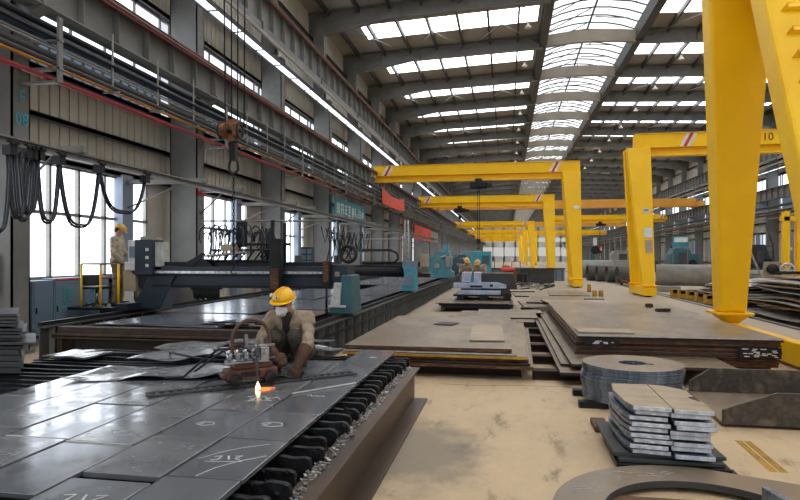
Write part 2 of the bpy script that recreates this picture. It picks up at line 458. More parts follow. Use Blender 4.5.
# ---- walls
def ribbed(b, X, y0, y1, z0, z1, s):
    """corrugated sheet standing in the plane x=X, ribs stick out towards s"""
    y=y0; P=[]
    while y<y1:
        P += [(0,y),(0,min(y+.245,y1)),(-1.6,min(y+.25,y1)),(-1.6,min(y+.285,y1)),(0,min(y+.29,y1))]; y+=.29
    n=len(P); vs=[]
    for t,yy in P: vs += [(X+s*.035*t,yy,z0),(X+s*.035*t,yy,z1)]
    b.add(vs,[(2*i,2*i+2,2*i+3,2*i+1) for i in range(n-1)])
    b.box(min(X-s*.09,X-s*.07),max(X-s*.09,X-s*.07),y0,y1,z0,z1)
    return b
for side,X,s in (('left',XL,1),('right',XR,-1)):
    b=MB()
    for z0,z1 in ((0,1.22),(3.68,5.55),(8.26,roofz(X))): ribbed(b,X,YN,YF,z0,z1,s)
    for z0,z1 in ((1.22,3.68),):
        if z0<2:
            for k in KS:
                y=colY(k); b.box(min(X,X-s*.06),max(X,X-s*.06),y-.9,y+.95,z0,z1)
        else: b.box(min(X,X-s*.06),max(X,X-s*.06),YN,YF,z0,z1)
    struct(b,'wall_'+side,SHEET)
    # girts
    for z in (1.15,3.72,4.55,5.5,8.34,9.5,10.9,12.2):
        b=MB(); b.box(min(X+s*.04,X+s*.2),max(X+s*.04,X+s*.2),YN,YF,z-.05,z+.05)
        b.box(min(X+s*.17,X+s*.2),max(X+s*.17,X+s*.2),YN,YF,z-.09,z+.03)
        struct(b,'wall_girt',GREY_D)
    # bands of glazing
    for k in KS:
        y=colY(k)
        # ground floor window
        fr=MB(); y0,y1=y+.95,y+BAY-.9
        xa,xb=sorted((X-s*.02,X+s*.08))
        fr.box(xa,xb,y0,y1,1.22,1.3); fr.box(xa,xb,y0,y1,3.6,3.68)
        for yy in (y0,y0+1.75,y0+4.35-.08,y0+.9,y0+2.62): fr.box(xa,xb,yy,yy+.07,1.22,3.68)
        fr.box(xa,xb,y0,y1,2.58,2.65)
        w=struct(fr,'window_%d'%wn,GREY_L); 
        p=MB(); xp,xq=sorted((X-s*.03,X-s*.01)); p.box(xp,xq,y0,y1,1.22,3.68)
        p.build('pane',WINL if side=='left' else WINR,w)
        wn+=1
        ps=MB(); xa,xb=sorted((X+s*.02,X+s*.26)); ps.box(xa,xb,y+4.0,y+4.42,0,3.7); struct(ps,'window_pier',M('pale_blue_pier_%d'%k,(140,152,168),(128,140,156),2,.5) if k==-3 and side=='left' else bpy.data.materials['pale_blue_pier_-3'])
        # upper glazing between and behind the crane girders
        fr=MB(); y0,y1=y+.25,y+BAY-.25
        xa,xb=sorted((X-s*.02,X+s*.05))
        for z in (6.46,8.21): fr.box(xa,xb,y0,y1,z,z+.05)
        for j in range(6): yy=y0+(y1-y0)*j/5.0; fr.box(xa,xb,yy-.02,yy+.02,6.48,8.26)
        w=struct(fr,'window_%d'%wn,GREY)
        p=MB(); p.box(xp,xq,y0,y1,6.48,8.26); p.build('pane',CLER,w); wn+=1
        fr=MB()
        for j in range(18): yy=y0+(y1-y0)*j/17.0; fr.box(xa,xb,yy-.012,yy+.012,5.55,6.46)
        w=struct(fr,'window_%d'%wn,GREY_L)
        p=MB(); p.box(xp,xq,y0,y1,5.55,6.46); p.build('pane',BLUEP,w); wn+=1
# far end wall
b=MB()
for z0,z1 in ((0,2.0),(5.2,7.2),(8.6,14.8)): b.box(XL,XR,YF,YF+.2,z0,z1)
for x in range(-9,22,4): b.box(x-.3,x+.3,YF,YF+.2,0,14)
struct(b,'wall_back',FARW)
for z0,z1 in ((2.0,5.2),(7.2,8.6)):
    b=MB(); b.box(XL,XR,YF+.06,YF+.1,z0,z1); struct(b,'window_%d'%wn,WINB); wn+=1

# ---- columns
for side,cx,s in (('left',-8.7,1),('right',20.9,-1)):
    for k in KS:
        y=colY(k); b=MB()
        f=cx+s*.4; bk=cx-s*.4
        for X in (f,bk):
            xa,xb=sorted((X,X-s*.03 if X==f else X+s*.03)); b.box(xa,xb,y-.2,y+.2,0,9.15)
        b.box(min(f,bk),max(f,bk),y-.2,y-.17,0,9.15); b.box(min(f,bk),max(f,bk),y+.17,y+.2,0,9.15)
        b.box(min(f,bk)-.04,max(f,bk)+.04,y-.26,y+.26,0,.06)
        xa,xb=sorted((bk-s*.02,cx+s*.12)); b.box(xa,xb,y-.16,y+.16,9.1,roofz(cx)-.8)
        b.box(min(f,bk),max(f,bk),y-.22,y+.22,9.1,9.18)
        # corbel for the lower crane girder
        xa,xb=sorted((f,f+s*.55)); 
        b.hexa([(xa,y-.12,5.75 if s>0 else 6.0),(xb,y-.12,6.0 if s>0 else 5.75),(xb,y+.12,6.0 if s>0 else 5.75),(xa,y+.12,5.75 if s>0 else 6.0)],[(xa,y-.12,6.08),(xb,y-.12,6.08),(xb,y+.12,6.08),(xa,y+.12,6.08)])
        struct(b,'steel_column',GREY)
# ---- crane runway girders
def girder(x,zb,zt,name,redtop):
    b=MB(); b.box(x-.01,x+.01,YN,YF,zb,zt); b.box(x-.19,x+.19,YN,YF,zb,zb+.03); b.box(x-.21,x+.21,YN,YF,zt-.03,zt)
    y=YN+.3
    while y<YF: b.box(x-.16,x+.16,y-.01,y+.01,zb,zt); y+=1.033
    g=struct(b,name,GREY)
    r=MB(); r.box(x-.04,x+.04,YN,YF,zt,zt+.06); r.box(x-.24,x-.16,YN,YF,zt-.03,zt+.02); r.box(x+.16,x+.24,YN,YF,zt-.1,zt+.02)
    r.tube([(x+.235,YN,zt-.14),(x+.235,YF,zt-.14)],.025,6)
    r.build('runway_rail',redtop,g)
    q=MB(); q.tube([(x+.25,YN,zt-.06),(x+.25,YF,zt-.06)],.014,5); q.tube([(x+.25,YN,zt+.01),(x+.25,YF,zt+.01)],.01,5); q.build('conductor_wire',BEIGE,g); return g
girder(-7.95,6.0,6.82,'lower_crane_girder',REDRUST)
girder(-7.95,9.2,10.3,'upper_crane_girder',REDRUST)
girder(20.1,6.1,6.95,'lower_crane_girder',GREY_D)
girder(20.1,9.2,10.3,'upper_crane_girder',GREY_D)
# added glowing strip under the upper girder stands in for clerestory daylight, with rail
for x,s in ((-7.95,1),(20.1,-1)):
    b=MB(); xa,xb=sorted((x+s*.02,x+s*.40))
    y=YN
    while y<YF: b.box(xa,xb,y,y+.05,8.28,8.36); y+=BAY/4
    b.box(xa,xa+.04,YN,YF,8.26,8.38); b.box(xb-.04,xb,YN,YF,8.26,8.38)
    g=struct(b,'daylight_strip_frame',GREY_D)
    p=MB(); p.box(xa+.05,xb-.05,YN,YF,8.3,8.33); p.build('daylight_strip_panel',CLER,g)
    p=MB(); p.box(x+s*.62-.02,x+s*.62+.02,YN,YF,8.5,8.62); p.build('conductor_rail',BEIGE,g)
    h=MB(); y=YN
    while y<YF: h.box(x+s*.3-.02,x+s*.3+.02,y,y+.04,8.36,9.2); y+=BAY
    h.build('hanger',GREY_D,g)
# upper red oxide cable rail beside the left upper girder
# ---- pipes and cable trays along the left wall
for (x,z,r,mt,nm) in ((-7.75,5.66,.06,BLACKM,'service_pipe'),(-7.8,5.50,.085,BLUPIPE,'service_pipe'),(-7.75,5.36,.02,GREY,'conduit'),(-7.7,5.29,.02,GREY_L,'conduit'),
        (-7.75,5.17,.07,GREY_D,'service_pipe'),(-7.62,5.02,.045,GREY_D,'service_pipe'),(-7.75,5.0,.028,ORPIPE,'gas_pipe'),(-7.75,4.78,.045,REDPIPE,'gas_pipe'),
        (-8.1,5.8,.05,GREY_L,'service_pipe'),(-8.1,5.25,.05,GREY_D,'service_pipe'),(-7.6,5.44,.03,BLACKM,'conduit')):
    y1=70 if mt is not REDPIPE else 26.5
    b=MB(); b.tube([(x,YN,z),(x,y1,z)],r,8); struct(b,nm,mt)
b=MB(); b.tube([(-7.75,26.5,4.74),(-7.75,140,4.74)],.06,8); struct(b,'gas_pipe',RUST)
for (x,z,r,mt) in ((19.7,5.5,.1,GREY_D),(19.7,5.2,.05,GREY_L),(19.7,4.9,.07,RUST),(19.7,4.6,.04,GREY)):
    b=MB(); b.tube([(x,YN,z),(x,YF,z)],r,8); struct(b,'service_pipe',mt)
for k in KS:
    y=colY(k)
    if y>120: break
    b=MB(); b.box(-8.3,-7.5,y-.05,y+.05,4.9,4.95); b.box(-8.3,-7.5,y-.05,y+.05,5.38,5.42); b.box(-7.56,-7.52,y-.05,y+.05,4.7,5.8)
    b.box(-8.3,-7.6,y-.05,y+.05,4.68,4.72); struct(b,'pipe_bracket',GREY)
    for q in (1,2,3):
        b=MB(); b.box(-7.66,-7.64,y+q*1.55-.02,y+q*1.55+.02,4.95,6.1); b.box(-7.85,-7.5,y+q*1.55-.02,y+q*1.55+.02,4.93,4.96); struct(b,'pipe_hanger',GREY_L)
# ---- light rail for the festoon cables, on arms from the columns
b=MB(); b.box(-7.27,-7.13,YN,60,3.44,3.47); b.box(-7.21,-7.19,YN,60,3.36,3.47); b.box(-7.26,-7.14,YN,60,3.34,3.37); 
struct(b,'festoon_rail',GREY)
for k in KS:
    y=colY(k)
    if y>60: break
    for yy,x0 in ((y-.0,-8.3),(y+4.2,-9.15)):
        b=MB(); b.box(x0,-7.05,yy-.06,yy+.06,3.47,3.58); b.tube([(x0,yy,2.9),(-7.6,yy,3.5)],.022,6); struct(b,'rail_arm',GREY)
# ================================================================ GANTRY CRANES
def semi_gantry(name_label, xl, xr, legx, Y, z1, legs_at, hoist_x=None, paint=None, grp=None, wide=1.0, cable=2.4, taper='out'):
    """box girder from xl to xr at z1 (top), two A-frame legs at legx; legs_at = +1: legs at the right end"""
    paint=paint or YEL
    t=thing('gantry_crane',name_label,'crane',(legx,Y,0),group=grp)
    b=MB(); hb=.62
    b.box(xl,xr,Y-.26,Y+.26,z1-hb,z1); b.box(xl,xr,Y-.32,Y+.32,z1-.02,z1+.01)
    b.box(xl,xr,Y-.05,Y+.05,z1-hb-.3,z1-hb); b.box(xl,xr,Y-.2,Y+.2,z1-hb-.36,z1-hb-.28)
    b.build('main_beam',paint,t,bevel=.01)
    # hazard stripes near both ends, on the face and wrapped round the beam
    for xs in ((legx-legs_at*1.5),(xl+.5 if legs_at>0 else xr-.9)):
        for j,mt in enumerate((WHITE,REDP,WHITE)):
            q=MB(); x0=xs+j*.15
            q.prism([(x0,z1-hb+.02),(x0+.14,z1-hb+.02),(x0+.14+.3,z1-.02),(x0+.3,z1-.02)],Y-.268,Y-.262,'y')
            q.build('hazard_stripe',mt,t)
    b=MB(); xe=xl if legs_at>0 else xr
    b.box(xe-.12,xe+.12,Y-1.1,Y+1.1,z1-.75,z1-.3); b.build('end_truck',WHITE if legs_at>0 else paint,t,bevel=.02)
    b=MB()
    for yy in (Y-.8,Y+.8): b.cyl((xe-.07,yy,z1-.72),(xe+.07,yy,z1-.72),.17,14)
    b.build('truck_wheel',BLACKM,t)
    # legs
    zc=.46
    for s,y0,y1 in ((0,Y-1.15,Y-.3),(1,Y+1.15,Y+.3)):
        b=MB()
        wt,wb=1.0*wide,.52*wide
        if taper=='out': xo_t=xo_b=legx+wb/2; xi_b=xo_b-wb; xi_t=xo_t-wt
        else: xi_t=legx-wb/2-.05; xi_b=legx-wb/2; xo_b=legx+wb/2; xo_t=xi_t+wt
        ztp=z1-.64
        th=.19
        def q4(z,xa,xb,yc): return [(xa,yc-th,z),(xb,yc-th,z),(xb,yc+th,z),(xa,yc+th,z)]
        b.hexa(q4(zc,xi_b,xo_b,y0),q4(ztp,xi_t,xo_t,y1))
        b.box(xi_b-.08,xo_b+.08,y0-th-.06,y0+th+.06,zc-.0,zc+.05)
        b.build('leg',paint,t,bevel=.025)
    b=MB(); b.box(legx-.26,legx+.26,Y-1.55,Y+1.55,.06,.4); 
    for yy in (Y-1.15,Y+1.15): b.hexa([(legx-.16,yy-.2,.4),(legx+.16,yy-.2,.4),(legx+.16,yy+.2,.4),(legx-.16,yy+.2,.4)],[(legx-.28,yy-.27,zc),(legx+.28,yy-.27,zc),(legx+.28,yy+.27,zc),(legx-.28,yy+.27,zc)])
    b.build('end_carriage',paint,t,bevel=.015)
    b=MB()
    for yy in (Y-1.3,Y+1.3): b.cyl((legx-.07,yy,.155),(legx+.07,yy,.155),.15,16)
    b.build('wheel',BLACKM,t)
    if hoist_x is not None:
        h=MB(); zb=z1-hb-.36
        h.box(hoist_x-.42,hoist_x+.42,Y-.22,Y+.22,zb-.34,zb-.16); h.cyl((hoist_x-.5,Y,zb-.3),(hoist_x+.5,Y,zb-.3),.2,14)
        h.box(hoist_x-.2,hoist_x+.2,Y-.26,Y+.26,zb-.16,zb+.1); h.box(hoist_x+.5,hoist_x+.8,Y-.15,Y+.15,zb-.42,zb-.2)
        ho=h.build('hoist',BLACKM,t)
        c=MB(); 
        for dx in (-.05,.05): c.cyl((hoist_x+dx,Y,cable),(hoist_x+dx,Y,zb-.3),.018,6)
        c.build('hoist_cable',BLACKM,ho)
        c=MB(); c.box(hoist_x-.12,hoist_x+.12,Y-.08,Y+.08,cable-.22,cable+.05)
        c.tube([(hoist_x,Y,cable-.2),(hoist_x,Y,cable-.35),(hoist_x+.09,Y,cable-.44),(hoist_x,Y,cable-.52),(hoist_x-.1,Y,cable-.44)],.03,8)
        c.build('hook',BLACKM,ho)
    return t
GL='yellow gantry cranes in the left aisle'; GR='yellow gantry cranes in the right aisle'
lefts=[(35.8,7.2,-1.65,'nearest'),(54.5,7.2,-4.2,'second nearest'),(94,7.2,None,'third nearest'),(122,7.2,None,'fourth nearest'),(150,7.2,None,'fifth nearest'),(178,7.2,None,'farthest')]
for (Y,z,hx,wd) in lefts:
    t=semi_gantry('yellow gantry crane reaching over the left tables, %s of its row'%wd,-7.95,4.12,3.86,Y,z,1,hx,grp=GL,cable=2.7 if Y<40 else 5.4)
rights=[(28.3,7.15,None,'second nearest'),(82,7.2,12,'third nearest'),(128,7.2,None,'farthest')]
for (Y,z,hx,wd) in rights:
    t=semi_gantry('yellow gantry crane on the right hand floor rail, %s of its row'%wd,5.6,20.1,5.95,Y,z,-1,hx,grp=GR)
    if Y<40:
        t['label']='yellow gantry crane numbered 10 behind the huge nearest yellow legs'
        num=t
# writing and labels on the numbered crane
def text_mesh(s,size,name,mt,parent,loc,rot,ext=.002,align='CENTER'):
    c=bpy.data.curves.new('tmp','FONT'); c.body=s; c.size=size; c.extrude=ext; c.align_x=align; c.align_y='CENTER'
    o=bpy.data.objects.new('tmp',c); COL.objects.link(o)
    me=bpy.data.meshes.new_from_object(o); bpy.data.objects.remove(o)
    me.materials.clear(); me.materials.append(mt); me.name=name
    o=bpy.data.objects.new(name,me); COL.objects.link(o)
    off=Vector((0,0,0)); p=parent
    if p is not None: off=p.location.copy(); o.parent=p
    o.location=Vector(loc)-off; o.rotation_euler=rot; return o
text_mesh('10',.46,'crane_number',BLACKM,num,(11.0,28.3-.267,6.84),(R(90),0,0))
# round emblem and notice sheet on the legs (near leg faces lean back)
def on_leg(t,Y,legx,z,w,h,mt,name,rnd=False,dx=0):
    y0,y1,zc,zt=Y-1.15,Y-.3,.46,6.55; k=(z-zc)/(zt-zc); yy=y0+(y1-y0)*k-.205; a=math.atan2(y1-y0,zt-zc)
    b=MB(); m=Matrix.Translation((legx+dx,yy,z))@Matrix.Rotation(-a,4,'X')
    if rnd: pts=[(w/2*math.cos(2*PI*i/20),h/2*math.sin(2*PI*i/20)) for i in range(20)]
    else: pts=[(-w/2,-h/2),(w/2,-h/2),(w/2,h/2),(-w/2,h/2)]
    n=len(pts); b.add([m@Vector((u,-.006,v)) for u,v in pts]+[m@Vector((u,.0,v)) for u,v in pts],[tuple(range(n))]+[(i,n+i,n+(i+1)%n,(i+1)%n) for i in range(n)])
    return b.build(name,mt,t)
on_leg(num,28.3,5.95,4.0-.3,.3,.24,WHITE,'emblem',True,-.02); on_leg(num,28.3,5.95,3.72,.2,.1,BLUPIPE,'emblem_centre',False,-.02)
on_leg(num,28.3,5.95,2.75,.34,.42,WHITE,'notice_sheet',False,.02); on_leg(num,28.3,5.95,2.15,.3,.55,TANP,'notice_sheet',False,.04)
g1=[o for o in bpy.data.objects if o.get('label','').startswith('yellow gantry crane reaching') and abs(o.location.y-35.8)<.01][0]
on_leg(g1,35.8,3.86,4.5,.36,.22,WHITE,'emblem',True,0)

# the nearest gantry: only its two legs and bottom carriage stand in view
NG=thing('gantry_crane','huge yellow A shaped gantry crane legs, nearest of all cranes','crane',(4.35,11,0))
def legpanel(b,c4,c4t): b.hexa(c4,c4t)
b=MB()   # far leg, leaning slightly towards the near one
xb0,xb1,xt0,xt1=4.12,4.60,3.62,4.76
b.hexa([(xb0,12.65,.62),(xb1,12.65,.62),(xb1,13.15,.62),(xb0,13.15,.62)],[(xt0,11.75,6.9),(xt1,11.75,6.9),(xt1,12.25,6.9),(xt0,12.25,6.9)])
fl=b.build('leg',YEL,NG,bevel=.05)
b=MB(); b.box(4.02,4.70,12.55,13.25,.57,.62)
b.hexa([(4.28,12.75,.40),(4.48,12.75,.40),(4.48,13.05,.40),(4.28,13.05,.40)],[(4.06,12.62,.57),(4.66,12.62,.57),(4.66,13.18,.57),(4.06,13.18,.57)]); b.build('foot_plate',YEL,NG,bevel=.01)
b=MB(); b.box(4.36,4.56,12.55,12.63,1.55,1.78); b.build('junction_box',YEL,NG,bevel=.01)
b=MB()   # near leg
nb=(8.25,.5); nt=(11.05,6.9)
xb0,xb1,xt0,xt1=3.98,4.75,3.98,5.25
b.hexa([(xb0,8.0,.40),(xb1,8.0,.40),(xb1,8.5,.40),(xb0,8.5,.40)],[(xt0,10.75,6.9),(xt1,10.75,6.9),(xt1,11.3,6.9),(xt0,11.3,6.9)])
nl=b.build('leg',YEL,NG,bevel=.06)
# trapezoid step rungs pressed on the front of the near leg
for i in range(9):
    z=2.2+i*.42; k=(z-.4)/6.5; yy=8.0+2.75*k-.005; a=math.atan2(2.75,6.5)
    m=Matrix.Translation((4.40,yy,z))@Matrix.Rotation(-a,4,'X')
    b=MB(); o4=[(-.2,-.012,-.07),(.2,-.012,-.07),(.14,-.012,.07),(-.14,-.012,.07)]
    b.tube([m@Vector(p) for p in ((-.22,-.008,-.07),(-.14,-.03,.06),(.14,-.03,.06),(.22,-.008,-.07))],.014,6)
    b.add([m@Vector(p) for p in ((-.22,-.004,-.075),(.22,-.004,-.075),(.15,-.07,-.06),(-.15,-.07,-.06),(-.12,-.03,.07),(.12,-.03,.07))],[(0,1,2,3),(3,2,5,4)])
    b.build('step_rung',YEL,nl)
b=MB(); b.box(4.28,4.5,7.3,13.6,.05,.405); b.build('end_carriage',YEL,NG,bevel=.02)
b=MB()
for yy in (7.75,13.2): b.cyl((4.24,yy,.17),(4.54,yy,.17),.165,18)
b.build('wheel',BLACKM,NG)
b=MB(); b.box(3.95,20.1,10.9,11.9,6.9,7.7); b.box(3.9,5.3,10.6,12.4,6.88,6.95); b.build('main_beam',YEL,NG,bevel=.02)
b=MB(); b.cyl((4.5,15.6,.02),(4.5,16.0,.02),.01,4)

# full width bridge crane farther down, ochre
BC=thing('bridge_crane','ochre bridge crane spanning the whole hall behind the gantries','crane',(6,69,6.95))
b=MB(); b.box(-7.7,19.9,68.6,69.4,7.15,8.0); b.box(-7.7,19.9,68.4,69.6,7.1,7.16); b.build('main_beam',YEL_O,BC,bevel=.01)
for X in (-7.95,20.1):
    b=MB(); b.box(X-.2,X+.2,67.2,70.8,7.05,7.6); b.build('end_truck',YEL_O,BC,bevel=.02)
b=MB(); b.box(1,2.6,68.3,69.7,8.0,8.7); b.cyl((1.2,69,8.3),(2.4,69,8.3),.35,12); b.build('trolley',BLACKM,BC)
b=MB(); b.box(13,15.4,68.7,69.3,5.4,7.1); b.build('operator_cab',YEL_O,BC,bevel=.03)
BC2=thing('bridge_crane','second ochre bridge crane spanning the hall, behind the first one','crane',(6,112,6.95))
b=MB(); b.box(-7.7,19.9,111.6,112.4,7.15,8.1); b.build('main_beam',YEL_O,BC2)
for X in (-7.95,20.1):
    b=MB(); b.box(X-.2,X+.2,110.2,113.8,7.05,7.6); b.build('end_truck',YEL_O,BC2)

# ---- hook block hanging over the cutting tables from the overhead crane (its bridge is above the picture)
OC=thing('overhead_crane','worn orange hook block with chain hanging over the cutting tables','crane',(-4.5,9.4,10.4))
b=MB(); b.box(-7.95,20.1,8.9,9.9,10.4,11.3); b.build('main_beam',YEL,OC)
hx,hy=-4.48,9.35
b=MB()
for dx,dy in ((-.15,0),(-.05,.03),(.07,0),(.17,.03)): b.cyl((hx+dx,hy+dy,3.85),(hx+dx*1.3,hy+dy,10.5),.011,6)
b.build('wire_rope',BLACKM,OC)
hb=MB(); hb.cyl((hx-.16,hy-.1,3.78),(hx-.06,hy-.12,3.78),.13,20); hb.cyl((hx+.07,hy-.1,3.78),(hx+.15,hy-.1,3.78),.13,20)
hb.box(hx-.08,hx+.08,hy-.08,hy+.08,3.62,3.98)
HB=hb.build('hook_block',HOOKM,OC,bevel=.008)
for X in (-.17,.16):
    q=MB(); q.ring((0,0),.14,.10,hx+X-.012,hx+X+.012,20); q.v=[Vector((v.z,hy-.1+v.x,3.78+v.y)) for v in q.v]; q.build('cheek_ring',BLACKM,HB)
q=MB(); q.cyl((hx-.2,hy-.1,3.78),(hx+.19,hy-.1,3.78),.035,12); q.box(hx-.05,hx+.05,hy-.06,hy+.06,3.3,3.64); q.build('shackle',BLACKM,HB)
q=MB(); q.tube([(hx,hy,3.36),(hx-.07,hy,3.28),(hx-.08,hy,3.15),(hx,hy,3.07),(hx+.08,hy,3.15),(hx+.07,hy,3.28)],.022,8,closed=True); q.build('ring',BLACKM,HB)
q=MB()
for i in range(30):
    z=3.04-i*.052; s=i%2
    q.tube([(hx+(0 if s else .018*math.cos(g)),hy+(.018*math.cos(g) if s else 0),z+.032*math.sin(g)) for g in [PI*2*j/8 for j in range(8)]],.008,5,closed=True)
q.build('chain',BLACKM,HB)
q=MB(); q.cyl((hx,hy,1.95),(hx,hy,1.5),.01,6); q.tube([(hx,hy,1.52),(hx-.05,hy,1.45),(hx,hy,1.4),(hx+.05,hy,1.44)],.014,6); q.build('chain_hook',BLACKM,HB)

# ================================================================ FESTOON CABLES on the left rail
def festoon(pts_px, sag_px, label):
    """cable loop hanging between two trolleys on the rail (x=-7.2)"""
    (pa,pb)=pts_px
    A=UX(pa,150,-7.2); B=UX(pb,150,-7.2); zt=3.27
    y0,y1=A.y,B.y; L=UX((pa+pb)/2,sag_px,-7.2).z
    t=thing('festoon_cable',label,'cable',(-7.2,(y0+y1)/2,3.34),group='festoon cable loops on the light rail')
    b=MB()
    for j in range(2):
        pts=[]
        for i in range(17):
            u=-1+2*i/16
            zz=L+(zt-L)*abs(u)**(2.6)+.04*j*(1-abs(u)) ; pts.append((-7.2+.04*(j-.5),(y0+y1)/2+(y1-y0)/2*(abs(u)**.75*(1 if u>0 else -1)),zz))
        b.tube(pts,.021,6)
    b.build('cable',CABLE,t)
    for yy in (y1,):
        b=MB()
        b.box(-7.27,-7.13,yy-.07,yy+.07,3.2,3.40); b.cyl((-7.3,yy-.04,3.38),(-7.1,yy-.04,3.38),.035,8); b.cyl((-7.3,yy+.04,3.38),(-7.1,yy+.04,3.38),.035,8)
        b.build('trolley',BLACKM,t)
for i,(pp,sg,lb) in enumerate((((-12,10),232,'thick dark cable loop at the left end of the light rail'),((8,27),218,'second bunched cable loop from the left on the light rail'),((14,33),221,'third bunched cable loop crossing the grey column'),
        ((20,38),214,'narrow cable loop beside the grey column edge'),((37,59),223,'cable loop in front of the left edge of the nearest window'),((59,99),227,'wide cable loop across the middle of the nearest window'),((99,145),213,'wide shallow cable loop before the pale blue window pier'))):
    festoon(pp,sg,lb)

# ================================================================ SIGNS
def strokes(b,Y0,Y1,z0,z1,pat,x,flipy=False):
    """a character built of bars; pat in a 4x5 grid: list of (u0,v0,u1,v1)"""
    for u0,v0,u1,v1 in pat:
        ya=Y0+(Y1-Y0)*u0; yb=Y0+(Y1-Y0)*u1; b.box(x,x+.012,min(ya,yb),max(ya,yb),z0+(z1-z0)*v0,z0+(z1-z0)*v1)
GL1=[[(.1,0,.22,1),(.45,.1,.55,1),(.78,0,.9,1),(.1,.45,.9,.55)],[(.1,0,.22,1),(.75,0,.9,1),(.1,.85,.9,1),(.1,.4,.9,.52)],
     [(.45,0,.57,1),(.1,.8,.9,.92),(.15,.5,.85,.6),(.05,.1,.95,.22),(.15,.1,.25,.6)],[(.1,.85,.9,.97),(.1,.6,.9,.7),(.1,.35,.9,.45),(.1,0,.9,.12),(.45,0,.55,1)],
     [(.1,.75,.9,.87),(.2,0,.32,.75),(.7,0,.82,.75),(.1,.3,.9,.4),(.45,.4,.57,1)],[(.1,0,.25,1),(.1,0,.9,.12),(.78,0,.9,.45)],[(.1,0,.25,1),(.5,.7,.95,.8),(.5,.4,.95,.5),(.65,0,.78,1),(.5,.1,.95,.2)],[(.1,.6,.9,.72),(.45,0,.57,1),(.15,.2,.3,.6),(.7,.2,.85,.6)]]
SG=thing('banner','teal banner with white characters on the left wall','banner',(-8.0,31.3,3.7))
b=MB(); b.box(-8.02,-7.98,27.3,33.4,3.6,4.52); b.build('board',TEALSIGN,SG,bevel=.01)
b=MB()
for i,g in enumerate(GL1): strokes(b,27.6+i*.70,27.6+i*.70+.56,3.78,4.32,g,-7.98)
b.build('lettering',WHITE,SG)
b=MB(); b.box(-8.3,-8.02,27.4,27.46,4.7,4.75); b.box(-8.3,-8.0,33.2,33.26,4.7,4.75)
b.box(-8.02,-7.98,27.4,27.46,4.6,4.75); b.box(-8.02,-7.98,33.2,33.26,4.6,4.75); b.build('hanger',GREY,SG)
SG=thing('banner','plain salmon red banner hanging from the lower crane girder','banner',(-7.37,41,5.6))
b=MB(); N=12
y0=UX(382,200,-7.38).y; y1=UX(404,206,-7.38).y
vs=[]
for i in range(N+1):
    u=i/N; yy=y0+(y1-y0)*u; sag=.35*4*u*(1-u); vs+=[(-7.38,yy,5.95-sag*.9),(-7.38,yy,4.95-sag*.25+.1*u),(-7.36,yy,5.95-sag*.9),(-7.36,yy,4.95-sag*.25+.1*u)]
b.add(vs,[f for i in range(N) for f in ((4*i,4*i+1,4*i+5,4*i+4),(4*i+2,4*i+6,4*i+7,4*i+3),(4*i,4*i+4,4*i+6,4*i+2),(4*i+1,4*i+3,4*i+7,4*i+5))])
b.build('cloth',SALMON,SG)
SG=thing('banner','red banner with dark red characters beside a grey blank board','banner',(-7.9,62,4.0))
y0=UX(415,235,-7.9).y; y1=UX(431,240,-7.9).y; y2=UX(438,240,-7.9).y
b=MB(); b.box(-7.92,-7.88,y0,y1,3.3,4.55); b.build('board',SALMON,SG)
b=MB(); b.box(-7.92,-7.88,y1+.1,y2,3.3,4.45); b.build('blank_panel',GREY_L,SG)
b=MB()
for i in range(4): strokes(b,y0+.5+i*(y1-y0-.8)/4,y0+.5+(i+.78)*(y1-y0-.8)/4,3.6,4.25,GL1[(i*2+1)%8],-7.88)
b.build('lettering',REDP,SG)
# painted bay letters on the first column and the small number plate on the second
SG=thing('column_marking','teal bay mark F 08 painted on the nearest grey column','marking',(-8.29,9.1,4.2))
text_mesh('F',.32,'letter',TEALTXT,SG,(-8.285,9.1,4.47),(R(90),0,R(90)))
text_mesh('08',.30,'numerals',TEALTXT,SG,(-8.285,9.1,4.08),(R(90),0,R(90)))
SG=thing('number_plate','small red plate with white 01 on the second column','sign',(-8.28,15.3,3.35))
b=MB(); b.box(-8.295,-8.28,15.12,15.48,3.4,3.75); b.build('plate',REDP,SG)
text_mesh('01',.26,'numerals',WHITE,SG,(-8.277,15.3,3.58),(R(90),0,R(90)))
SG=thing('banner','small salmon sign hanging on the far right columns','banner',(19.4,88,3.2))
p=UX(593,246,19.4); p2=UX(602,246,19.4)
b=MB(); b.box(19.38,19.42,p2.y,p.y,3.0,3.8); b.build('board',SALMON,SG)
b=MB(); b.box(19.39,19.41,p2.y+.5,p2.y+.55,3.8,4.55); b.box(19.39,19.41,p.y-.55,p.y-.5,3.8,4.55); b.build('hanger',GREY,SG)
b=MB()
for i in range(3): strokes(b,p2.y+.6+i*(p.y-p2.y-1)/3,p2.y+.6+(i+.7)*(p.y-p2.y-1)/3,3.2,3.6,GL1[i],19.368)
b.build('lettering',WHITE,SG)
SG=thing('banner','blue and white board behind the numbered crane leg','banner',(18.5,40,3))
pa=UY(672,236,46); pb=UY(689,247,46)
b=MB(); b.box(pa.x,pb.x,46,46.05,pb.z,pa.z); b.build('board',TEALSIGN,SG)
b=MB(); b.box(pa.x+.15,pb.x-.1,45.97,46,pb.z+.35,pa.z-.1); b.build('panel',WHITE,SG)
b=MB(); b.box(pa.x+.05,pa.x+.1,46.05,46.1,0,pb.z+.3); b.box(pb.x-.1,pb.x-.05,46.05,46.1,0,pb.z+.3); b.build('post',GREY,SG)
SG=thing('banner','small pale blue sign board near the right edge','banner',(15,31,2.2))
pa=UY(781,246,31); pb=UY(797,252,31)
b=MB(); b.box(pa.x,pb.x,31,31.04,pb.z,pa.z); b.build('board',GREY_L,SG)
for i in range(4):
    q=MB(); w_=(pb.x-pa.x)/4; q.box(pa.x+w_*i+.04,pa.x+w_*i+w_*.8,30.985,31,pb.z+.08,pa.z-.06); q.build('letter_block',TEALTXT if i<2 else WHITE,SG)
